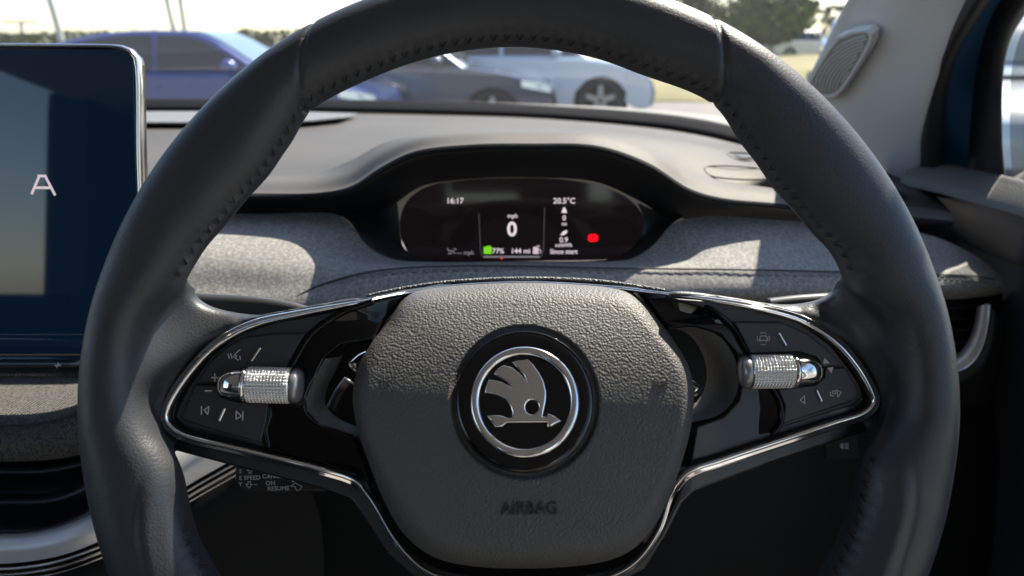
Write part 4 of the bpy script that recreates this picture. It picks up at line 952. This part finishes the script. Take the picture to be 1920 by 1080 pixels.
em = [(498, 283), (545, 270), (610, 265), (650, 300), (690, 355), (720, 410), (736, 480), (735, 540), (722, 600), (712, 648), (738, 655), (744, 628), (790, 645), (838, 680), (800, 700), (772, 718), (742, 724), (740, 692), (470, 695), (440, 720), (388, 724), (362, 680), (330, 645), (380, 638), (430, 640), (475, 660), (503, 655), (505, 620), (490, 580), (460, 540), (410, 510), (360, 497), (318, 492), (328, 450), (345, 402), (395, 405), (440, 415), (492, 447), (470, 420), (430, 395), (378, 362), (410, 325), (450, 303), (500, 315), (550, 350), (598, 405), (580, 370), (545, 330)]
empx = [(820 + x/3.6, 600 + y/3.6) for x, y in em]
eye = [(820 + (640 + 44*math.cos(t))/3.6, 600 + (588 + 47*math.sin(t))/3.6) for t in [2*math.pi*k/28 for k in range(28)]]
hE = base_h(BC.x, BC.y) + .002
def tolocal(pts):
    o_ = []
    for x, y in pts:
        p = W(x, y, hE); p = W(x, y, hE - TB * (p.y - BC.y)); o_.append(p)
    return o_
plate('winged_arrow', [tolocal(empx), tolocal(eye)], .0008, .0034, M['chrome'], bd, .0010, fn=bh, res=4, ang=60)

# ---- things seen behind the wheel: column, paddles, stalk
sc_ = root('steering_column', WF.M, 'black steering column shroud behind the wheel', 'steering column')
def tube_rows(c, rad, h): return [Vector((c.x + rad[0]*math.cos(t), c.y + rad[1]*math.sin(t), h)) for t in [2*math.pi*k/48 for k in range(48)]]
cc = W(985, 770, -.05)
V, Fc = grid_mesh([tube_rows(cc, (.05, .045), -.045), tube_rows(cc, (.058, .052), -.05), tube_rows(cc, (.06, .055), -.11), tube_rows(cc, (.07, .065), -.26)], True)
mk('shroud', V, Fc, M['knee'], sc_)
V, Fc = grid_mesh([tube_rows(cc, (.0001, .0001), -.044), tube_rows(cc, (.05, .045), -.045)], True); mk('shroud_face', V, Fc, M['knee'], sc_)
for (x, y, dx) in ((662, 688, 1), (1308, 735, -1)):
    a_ = W(x, y, -.032); sweep('chrome_pin', [a_, a_ + Vector((dx*.004, .004, -.004)), a_ + Vector((dx*.010, .006, -.008))], M['chrome'], sc_, w=.0028, t=.0028, n=14)
a_ = W(630, 745, -.04); sweep('spring_arm', [a_ + Vector((-.002, -.006, 0)), a_ + Vector((.002, .002, 0)), a_ + Vector((.006, .008, -.002))], M['satin'], sc_, w=.003, t=.002, n=14)
# paddles
for side, top_, low_, ic in (('l', [(352, 558), (400, 560), (470, 564), (540, 574), (600, 590)], [(352, 600), (400, 606), (460, 604), (520, 596), (600, 600)], 1), ('r', [(1440, 568), (1490, 562), (1530, 559), (1580, 556), (1630, 560)], [(1440, 600), (1490, 598), (1530, 596), (1580, 600), (1630, 600)], 0)):
    pr = root('paddle_shifter', WF.M, 'satin black paddle with arrow mark behind the left spoke' if side == 'l' else 'thin black paddle edge just visible above the right spoke', 'paddle')
    a_ = wl(top_, -.034); b_ = wl(low_, -.034)
    loft('blade', [[p + Vector((0, 0, -.003)) for p in a_], a_, b_], mat('paddle_black', (.035, .035, .037), .4), pr, n=40, m=12, world=False, thick=.002)
    sweep('bright_edge', [p + Vector((0, .0003, .0002)) for p in a_], M['screen_edge'] if side == 'l' else M['chrome_soft'], pr, w=.0005, t=.0008, n=60)
    if ic:
        strokes('arrow_icon', [wl([(393, 588), (396, 579), (402, 583), (412, 588), (410, 591)], -.0335)], .0004, -.0335, M['icon_dim'], pr, th=.0002)
# cruise stalk
KF = Frame(P(520, 900, .435), Vector((1, .05, .0)), Vector((0, .2, 1)))
sk = root('cruise_stalk', KF.M, 'black cruise control stalk lettered SET SPEED CANCEL ON RESUME', 'control stalk')
kl = [KF.px(x, y, 0) for x, y in [(440, 862), (460, 850), (700, 850), (720, 870), (720, 915), (600, 923), (470, 925), (450, 920), (440, 900)]]
plate('stalk_body', [kl], -.012, 0, mat('stalk_black', (.018, .018, .020), .35), sk, .0018)
sweep('stalk_arm', [KF.px(640, 885, -.006), KF.px(720, 885, -.03), KF.px(850, 870, -.08)], M['satin'], sk, w=.008, t=.006, n=20)
def kt(nm, s, x, y, hp, m=M['icon_dim'], **k):
    p = KF.px(x, y, 0); link_mesh(nm, text_mesh(s, hp * .435 / FPX * 1.2, p.x, p.y, .0001, .0001, **k), m, sk, smooth=False)
for i, ch in enumerate('SET'): kt('lettering', ch, 451, 884 + i*12.5, 9)
kt('lettering', 'SPEED', 473, 896, 9.5); kt('lettering', 'CANCEL', 514, 893, 9.5); kt('lettering', 'ON', 507, 906, 9.5); kt('lettering', 'RESUME', 522, 916, 9.5); kt('lettering', 'OFF', 508, 881, 9); kt('lettering', '+', 481, 882, 11, M['icon']); kt('lettering', '–', 479, 908, 10)
def ks(nm, ls, m=M['icon_dim'], wd=.0003): strokes(nm, [[KF.px(x, y, 0) for x, y in l] for l in ls], wd, .0001, m, sk, th=.0001)
ks('arrow_icon', [[(469, 874), (463, 882), (467, 882), (467, 887), (471, 887), (471, 882), (475, 882), (469, 874)]], M['icon'])
ks('arrow_icon', [[(467, 915), (461, 908), (465, 908), (465, 903), (470, 903), (470, 908), (473, 908), (467, 915)]])
ks('arrow_icon', [[(547, 911), (553, 905), (566, 912), (562, 919), (556, 919), (553, 912), (545, 911)]])
mk('marker', [KF.px(x, y, .0002) for x, y in ((541, 895), (546, 893), (555, 901), (549, 904))], [(0, 1, 2, 3)], M['icon_dim'], sk, smooth=False)
# right hand stalk switch mark far below
s2 = root('lighting_switch', P(1585, 836, .64), 'small dim light switch symbol low on the dark panel right of the wheel', 'switch')
YF = Frame(P(1585, 836, .64), Vector((1, 0, 0)), Vector((0, .2, 1)))
me = plate_mesh([[YF.px(x, y, 0) for x, y in ((1545, 815), (1610, 815), (1612, 860), (1550, 862))]], -.004, 0, .001); me.transform(YF.M); link_mesh('switch_cap', me, M['knee'], s2, True)
cap = s2.children[0]
o = strokes('symbol', [[YF.px(*q, 0) for q in arcp(1580, 836, 4, 90, 270)] + [YF.px(1580, 840, 0), YF.px(1580, 832, 0)]] + [[YF.px(1584, 832 + 4*k, 0), YF.px(1590, 832 + 4*k, 0)] for k in range(3)], .0005, .0002, M['icon_dim'], None)
o.data.transform(YF.M); o.data.transform(ROOTM[s2.name].inverted()); o.parent = s2

# ================================================================ OUTSIDE
def G(px, D): return Vector(((px - 960) / FPX * D, D, 0))       # ground point seen in column px at distance D (level)
def zat(py, D): return PY(960, py, D).z
gm = mat('grass', (.20, .17, .07), .9, var=('noise', .6, 5, (.11, .11, .035), .42, .7), bump=[('noise', 8, 4, .6, .05)])
tm_ = mat('tarmac', (.20, .185, .165), .9, var=('noise', 2.5, 6, (.15, .14, .13), .35, .65), bump=[('noise', 60, 3, .3, .005)])
gp = mk('ground', [Vector(p) for p in ((-900, -300, -.012), (900, -300, -.012), (900, 1400, -.012), (-900, 1400, -.012))], [(0, 1, 2, 3)], gm); tag(gp, kind='structure')
tp = mk('car_park', [Vector(p) for p in ((-60, -40, 0), (60, -40, 0), (60, 17.8, 0), (-60, 17.8, 0))], [(0, 1, 2, 3)], tm_); tag(tp, kind='structure')
# verge: a low grassy bank
V, Fc = grid_mesh([[Vector((x, y, z + .05*noise.noise(Vector((x*.4, y*.4, 0))))) for x in range(-60, 61, 2)] for y, z in ((18.2, .0), (20, .12), (24, .35), (30, .5), (45, .55), (60, .5))])
vb = mk('grass_verge', V, Fc, gm); tag(vb, kind='structure')

def paint(nm, c, metal=.3): return mat(nm, c, .28, metal, coat=1.0, coatr=.03)
M['tyre'] = mat('tyre', (.02, .02, .022), .8)
M['alloy'] = mat('alloy', (.30, .30, .31), .35, .8)
M['carglass'] = mat('car_glass_dark', (.01, .016, .02), .05, spec=.45)
M['carglass_l'] = mat('car_glass_pale', (.10, .14, .15), .06, spec=1.0, coat=.5)
M['lamp'] = mat('headlamp', (.75, .77, .8), .1, .3, coat=1)
M['archblack'] = mat('arch_black', (.01, .01, .011), .8)
def car(label, paintm, loc, rz, Lc=4.7, Wd=1.86, kind='coupe', flip=False, trim=None, rear=False):
    r = root('parked_car', Matrix.Translation(loc) @ Matrix.Rotation(rz, 4, 'Z'), label, 'car', 'cars parked across the car park')
    wr = .34 if kind != 'suv' else .37; xf = Lc*.5 - .88; xr = -Lc*.5 + .95
    belt = {'coupe': .93, 'saloon': .93, 'suv': 1.02, 'hatch': .98}[kind]; top = {'coupe': 1.40, 'saloon': 1.44, 'suv': 1.62, 'hatch': 1.52}[kind]
    nose = Lc/2; tail = -Lc/2
    def arch(cx, r0, n=10): return [(cx + r0*math.cos(math.pi*k/n), wr + r0*math.sin(math.pi*k/n)) for k in range(n + 1)]
    ra = wr + .06
    body = [(tail + .06, .30), (xr - ra, .22)] + [(xr - ra*math.cos(math.pi*k/10), wr + ra*math.sin(math.pi*k/10)) for k in range(0, 11)] + [(xr + ra, .2), (xf - ra, .2)] + [(xf - ra*math.cos(math.pi*k/10), wr + ra*math.sin(math.pi*k/10)) for k in range(0, 11)] + [(nose - .25, .20), (nose - .03, .30), (nose, .50), (nose - .05, .66), (nose - .22, belt - .18), (nose - .7, belt - .05), (nose - 1.25, belt + .02), (0, belt + .03), (tail + .6, belt + .07), (tail + .12, belt + (.10 if kind != 'suv' else .05)), (tail + .02, belt - .15), (tail, .6)]
    rows = []; hw = Wd/2
    for yy, ins in ((-hw + .0, .045), (-hw + .03, .012), (-hw + .12, 0), (hw - .12, 0), (hw - .03, .012), (hw, .045)):
        cx, cz = 0, .6
        rows.append([Vector((x - math.copysign(min(abs(x) * .02, ins), x) if abs(x) > Lc*.4 else x, yy + (-.0 if abs(yy) < hw-.05 else (0.05 * (1 if yy < 0 else -1) * max(0, (abs(x) - Lc*.36) / (Lc*.14)) ** 2 * 3)), z - (ins if z > .55 else -ins * .6 if z < .3 else 0))) for x, z in body])
    V, Fc = grid_mesh(rows, True); n = len(body); Fc += [tuple(range(n)), tuple(reversed(range((len(rows)-1)*n, len(rows)*n)))]
    b = mk('body', V, Fc, paintm, r); autosmooth(b, 30)
    # greenhouse
    gh = {'coupe': [(-Lc*.42, belt + .06), (-Lc*.24, top - .12), (-Lc*.12, top - .015), (0, top), (Lc*.08, top - .035), (Lc*.23, belt + .02)],
          'saloon': [(-Lc*.40, belt + .06), (-Lc*.25, top - .07), (-Lc*.12, top), (.1, top - .005), (Lc*.10, top - .06), (Lc*.24, belt + .02)],
          'suv': [(-Lc*.46, belt + .05), (-Lc*.40, top - .12), (-Lc*.25, top - .01), (0, top), (Lc*.1, top - .06), (Lc*.27, belt + .02)],
          'hatch': [(-Lc*.47, belt + .05), (-Lc*.42, top - .1), (-Lc*.3, top - .01), (0, top), (Lc*.12, top - .08), (Lc*.28, belt + .02)]}[kind]
    ghs = cr([Vector((x, 0, z)) for x, z in gh], 40); lowz = belt - .02
    poly = [(p.x, p.z) for p in ghs]
    def wy(z, e=0): return hw - .10 - (z - belt) * .36 + e
    rows = []
    for sgn, f_ in ((-1, 1), (-1, .93), (1, .93), (1, 1)):
        rows.append([Vector((x, sgn * wy(z) * (f_ if f_ < 1 else 1), z + (0 if f_ < 1 else -.03))) for x, z in poly])
    V, Fc = grid_mesh(rows)
    k = len(V); V += [Vector((x, -wy(lowz), lowz)) for x in (poly[0][0], poly[-1][0])] + [Vector((x, wy(lowz), lowz)) for x in (poly[0][0], poly[-1][0])]
    n = len(poly); Fc += [tuple(list(range(n)) + [k+1, k]), tuple(list(range(3*n, 4*n)) + [k+3, k+2])]
    g = mk('cabin', V, Fc, paintm, r); autosmooth(g, 40)
    # side windows
    for sgn in (-1, 1):
        outl = []
        for x, z in poly:
            cx = 0; xx = x * .93 - .03; zz = belt + .05 + (z - belt - .05) * .87; 
            if zz > belt + .06: outl.append((xx, zz))
        outl = [(outl[0][0] + .1, belt + .05)] + outl + [(outl[-1][0] + .04, belt + .05)]
        mid_ = -.12
        for part_ in (lambda x: x < mid_ - .03, lambda x: x > mid_ + .03):
            pts = [q for q in outl if part_(q[0])]
            if len(pts) < 3: continue
            xs = [q[0] for q in pts]; edge = max(xs) if max(xs) < mid_ else min(xs); xe = mid_ - .03 if max(xs) < mid_ else mid_ + .03
            zt_ = max(q[1] for q in outl if abs(q[0] - xe) < .25)
            pts = (pts + [(xe, zt_)] if xe > max(xs) else [(xe, zt_)] + pts)
            if xe > max(xs): pts = pts + [(xe, belt + .05)]
            else: pts = [(xe, belt + .05)] + pts
            mk('side_window', [Vector((x, sgn * (wy(z) + .012), z)) for x, z in pts], [tuple(range(len(pts)))], M['carglass'], r, smooth=False)
    # windscreen and rear glass
    for seq, nm in ((ghs[-15:-2], 'windscreen'), (ghs[2:13], 'rear_window')):
        rows = [[Vector((p.x, s * wy(p.z) * .86, p.z)) + Vector((.012 if nm == 'windscreen' else -.012, 0, .012)) for p in seq] for s in (-1, -.5, 0, .5, 1)]
        V, Fc = grid_mesh(rows); mk(nm, V, Fc, M['carglass_l'], r)
    # wheels
    for x in (xf, xr):
        for s in (-1, 1):
            V = []; Fc = []; yo = s * (hw - .03); pr_ = [(wr*.66, -.02), (wr*.68, 0), (wr*.9, .0), (wr*.99, -.03), (wr, -.08), (wr*.98, -.2), (wr*.6, -.2)]
            for rr, dd in pr_:
                for j in range(32): an = 2*math.pi*j/32; V.append(Vector((x + rr*math.cos(an), yo + s*dd, wr + rr*math.sin(an))))
            for i in range(len(pr_) - 1):
                for j in range(32): a = i*32 + j; b_ = i*32 + (j+1) % 32; Fc.append((a, b_, b_ + 32, a + 32))
            wob = mk('wheel', V, Fc, M['tyre'], r); sub(wob, r)
            V = []; Fc = []
            for k5 in range(5):
                an = 2*math.pi*k5/5 + .3; c_, s_ = math.cos(an), math.sin(an); u_ = Vector((c_, 0, s_)); t_ = Vector((-s_, 0, c_)); o0 = Vector((x, yo - s*.02, wr)); k = len(V)
                V += [o0 + u_*.03 + t_*.05, o0 + u_*.03 - t_*.05, o0 + u_*wr*.68 - t_*.035, o0 + u_*wr*.68 + t_*.035]; Fc.append((k, k+1, k+2, k+3))
            mk('wheel_rim', V, Fc, M['alloy'], wob, smooth=False)
    v, f = boxv(xr - ra - .02, xr + ra + .02, -hw + .2, hw - .2, .2, .78); mk('arch_liner', v, f, M['archblack'], r, smooth=False)
    v, f = boxv(xf - ra - .02, xf + ra + .02, -hw + .2, hw - .2, .2, .78); mk('arch_liner', v, f, M['archblack'], r, smooth=False)
    # lamps, mirror, trim
    for s in (-1, 1):
        hl = [Vector((nose - .50, s*(hw - .015), .70)), Vector((nose - .10, s*(hw - .14), .62)), Vector((nose - .12, s*(hw - .14), .71)), Vector((nose - .50, s*(hw - .02), .79))]
        mk('headlight', [p + Vector((.02, s*.012, 0)) for p in hl], [(0, 1, 2, 3)], M['lamp'], r, smooth=False)
        tl = [Vector((tail - .004, s*(hw - .35), .82)), Vector((tail - .004, s*(hw - .08), .82)), Vector((tail + .02, s*(hw - .08), .95)), Vector((tail + .02, s*(hw - .35), .95))]
        mk('tail_light', tl, [(0, 1, 2, 3)], mat('tail_red', (.4, .01, .01), .2), r, smooth=False)
        me = bpy.data.meshes.new('door_mirror'); bm = bmesh.new(); bmesh.ops.create_icosphere(bm, subdivisions=2, radius=1, matrix=Matrix.Translation((Lc*.16, s*(hw + .06), belt + .10)) @ Matrix.Diagonal((.09, .12, .075, 1))); bm.to_mesh(me); bm.free(); link_mesh('door_mirror', me, paintm, r)
        v, f = boxv(-Lc*.02 - .09, -Lc*.02 + .07, s*(hw - .01), s*(hw + .02), belt - .14, belt - .11); mk('door_handle', v, f, paintm, r, smooth=False)
        if trim: 
            v, f = boxv(tail + .1, nose - .2, s*(hw - .05), s*(hw + .006), .22, .30); mk('sill_trim', v, f, trim, r, smooth=False)
    return r
navy = paint('paint_royal_blue', (.018, .042, .20)); dk = paint('paint_navy_grey', (.030, .050, .085)); wt = paint('paint_ice_blue_white', (.50, .58, .68), .2)
sil = paint('paint_silver', (.45, .47, .49), .5); teal = paint('paint_teal', (.10, .33, .36)); slate = paint('paint_slate_blue', (.10, .14, .18))
D1, D2, D3 = 9.9, 12.0, 14.0
car('royal blue coupe seen side-on, nearest left car beyond the touchscreen', navy, Vector(((745-960)/FPX*D1 - 2.40, D1, 0)), R(0), 4.8, kind='coupe')
car('dark navy car behind the blue coupe, framed inside the wheel rim', dk, Vector(((1045-960)/FPX*D2 - 2.40, D2, 0)), R(-3), 4.75, kind='saloon')
car('pale ice-blue crossover with black wheel arch, rightmost inside the wheel rim', wt, Vector(((1208-960)/FPX*D3 - 2.35, D3, 0)), R(-2), 4.7, kind='suv')
car('silver car far off, with a bright sun glint, left of the pillar', sil, Vector(((1478-960)/FPX*46, 46, .25)), R(15), 4.4, kind='hatch')
car('slate blue car partly hidden behind the windscreen pillar', slate, Vector(((1575-960)/FPX*24, 24, .35)), R(250), 4.4, kind='hatch')
car('pale grey-blue car nearest through the driver door window', paint('paint_pale_grey_blue', (.36, .44, .50), .0), Vector(((1960-960)/FPX*8.2, 8.2, 0)), R(-115), 4.4, kind='hatch')
car('teal car behind the pale grey-blue one, through the driver door window', teal, Vector(((1990-960)/FPX*12.5, 12.5, 0)), R(-120), 4.5, kind='suv')

# trees
def tree(label, x, D, top_py, wpx, colr, nleaf=2600, seed=1, bare=False, low=.15, name='tree'):
    rnd = random.Random(seed); wd = 1.55 * wpx / FPX * D; H = zat(top_py, D); base_ = Vector(((x - 960)/FPX*D, D, 0))
    r = root(name, base_, label, 'tree' if name == 'tree' else 'shrub', 'trees beyond the car park')
    V = []; Fc = []
    for i in range(nleaf):
        bl = rnd.random(); k = rnd.choice(range(7)); rk = random.Random(seed*31 + k)
        cx, cz, br = rk.uniform(-.28, .28), rk.uniform(low + .2, .8), rk.uniform(.16, .27)
        th, ph = rnd.uniform(0, 2*math.pi), math.acos(rnd.uniform(-1, 1)); rr = br * rnd.uniform(.6, 1) ** .5
        p = Vector(((cx + rr*math.sin(ph)*math.cos(th)) * wd, rr*math.sin(ph)*math.sin(th)*wd, max(low*.5, cz + rr*1.0*math.cos(ph) * .8) * H))
        s = (.03 if not bare else .018) * wd * rnd.uniform(.6, 1.4); a_ = Vector([rnd.uniform(-1, 1) for _ in range(3)]).normalized(); b_ = a_.cross(Vector([rnd.uniform(-1, 1) for _ in range(3)])).normalized()
        q = len(V); V += [p - a_*s, p + b_*s*.6, p + a_*s, p - b_*s*.6]; Fc.append((q, q+1, q+2, q+3))
    mk('crown', V, Fc, colr, r, smooth=False)
    # trunk and limbs
    V = []; Fc = []
    def limb(a_, b_, r0, r1):
        T = (b_ - a_).normalized(); u = T.orthogonal().normalized(); q = T.cross(u); k = len(V)
        for p, rr in ((a_, r0), (b_, r1)):
            for j in range(6): V.append(p + (u*math.cos(j*math.pi/3) + q*math.sin(j*math.pi/3)) * rr)
        for j in range(6): Fc.append((k+j, k+(j+1) % 6, k+6+(j+1) % 6, k+6+j))
    t0 = Vector((0, 0, H*.35)); limb(Vector((0, 0, 0)), t0, wd*.03, wd*.022)
    for k in range(7): limb(t0, Vector((rnd.uniform(-.3, .3)*wd, rnd.uniform(-.2, .2)*wd, H*rnd.uniform(.6, .92))), wd*.018, wd*.004)
    mk('trunk', V, Fc, M['bark'], r)
    return r
M['bark'] = mat('bark', (.08, .065, .05), .9)
def leafm(nm, a, b): return mat(nm, a, .7, var=('noise', 1.2, 3, b, .4, .6))
l1, l2, l3 = leafm('leaf_mid', (.06, .10, .02), (.10, .14, .03)), leafm('leaf_grey', (.09, .10, .06), (.13, .13, .08)), leafm('leaf_dark', (.045, .07, .02), (.08, .09, .025))
tree('grey-green tree showing just above the wheel rim on the right', 1285, 48, -110, 150, l2, 4200, 3, True)
tree('bushy green tree right of the wheel rim against the bright sky', 1405, 44, -12, 170, l1, 6500, 5)
tree('rounded green shrub beneath the house roof near the pillar', 1478, 50, 55, 90, l1, 2600, 8, name='shrub')
tree('dark shrub left of the house roof', 1345, 44, 40, 80, l3, 1800, 11, name='shrub')
tree('dark round bush between the blue coupe windscreen and the rim', 505, 60, 52, 55, l3, 1500, 12, name='shrub')
tree('small leafy bush just above the blue coupe windscreen', 452, 62, 55, 40, l2, 900, 13, name='shrub')
tree('low dark bush above the blue coupe boot', 212, 60, 64, 34, l3, 800, 14, name='shrub')
tree('low yellowish bush above the touchscreen corner', 140, 62, 72, 70, l1, 900, 15, name='shrub')
tree('thin lone conifer standing above the blue coupe roof', 286, 60, 40, 9, l3, 500, 16, low=.3)
tree('broad tree seen through the driver door window', 1930, 30, -30, 200, l1, 3000, 17)
# hedge across the far side
rnd = random.Random(4); V = []; Fc = []
for i in range(9000):
    x = rnd.uniform(-45, 60); y = 52 + rnd.uniform(-1, 1); h = 1.7 + .5*noise.noise(Vector((x*.25, 0, 0))) + (1.6 if x > 8 else 0); p = Vector((x, y, rnd.uniform(0, 1) ** .7 * h)); s = rnd.uniform(.12, .3)
    a_ = Vector([rnd.uniform(-1, 1) for _ in range(3)]).normalized(); b_ = a_.orthogonal().normalized(); q = len(V); V += [p - a_*s, p + b_*s, p + a_*s, p - b_*s]; Fc.append((q, q+1, q+2, q+3))
hd = mk('hedge', V, Fc, l3, None, smooth=False); tag(hd, 'long dark hedge along the far edge of the grass', 'hedge')
# house
hx = (1535 - 960)/FPX*70; hr = root('house', Vector((hx, 70, 0)), 'bungalow with a tan tiled roof beyond the trees', 'house')
zt0, zt1 = zat(84, 70), zat(58, 70)
v, f = boxv(-3.5, 4.5, 0, 6, 0, zt0); mk('wall', v, f, mat('render_wall', (.55, .47, .38), .9), hr, smooth=False)
V = [Vector(p) for p in ((-3.9, -.3, zt0 - .05), (4.9, -.3, zt0 - .05), (4.9, 6.3, zt0 - .05), (-3.9, 6.3, zt0 - .05), (-2.2, 3, zt1), (4.2, 3, zt1))]
mk('roof', V, [(0, 1, 5, 4), (2, 3, 4, 5), (0, 4, 3), (1, 2, 5), (3, 2, 1, 0)], mat('roof_tile', (.42, .27, .18), .85), hr, smooth=False)
for wx in (-2.2, 1.2):
    v, f = boxv(wx, wx + 1.2, -.03, .05, .9, 1.9); mk('window', v, f, M['carglass'], hr, smooth=False)
# lamp posts
lpm = mat('galvanised_post', (.42, .43, .43), .6, .3)
def post(x, D, top, lean, wd, label, arms=True):
    b_ = Vector(((x - 960)/FPX*D, D, 0)); H = zat(top, D); r = root('lamp_post', b_, label, 'lamp post', 'lamp posts across the car park')
    sweep('pole', [Vector((0, 0, 0)), Vector((lean*.4, 0, H*.5)), Vector((lean, 0, H))], lpm, r, w=wd, t=wd, n=8, up=Vector((0, 1, 0)))
    if arms:
        for s in (-1, 1):
            v, f = boxv(s*.1, s*1.3, -.15, .15, H - .02, H + .12); mk('lamp_head', [p + Vector((lean, 0, 0)) for p in v], f, lpm, r, smooth=False)
post(86, 60, 42, 0, .12, 'small distant lamp post at the far left above the touchscreen')
post(160, 34, -150, -.9, .13, 'tall leaning grey lamp post above the touchscreen')
post(362, 36, -8, -.3, .10, 'left one of the paired lamp posts above the blue coupe roof')
post(378, 37, -8, -.1, .10, 'right one of the paired lamp posts above the blue coupe roof')
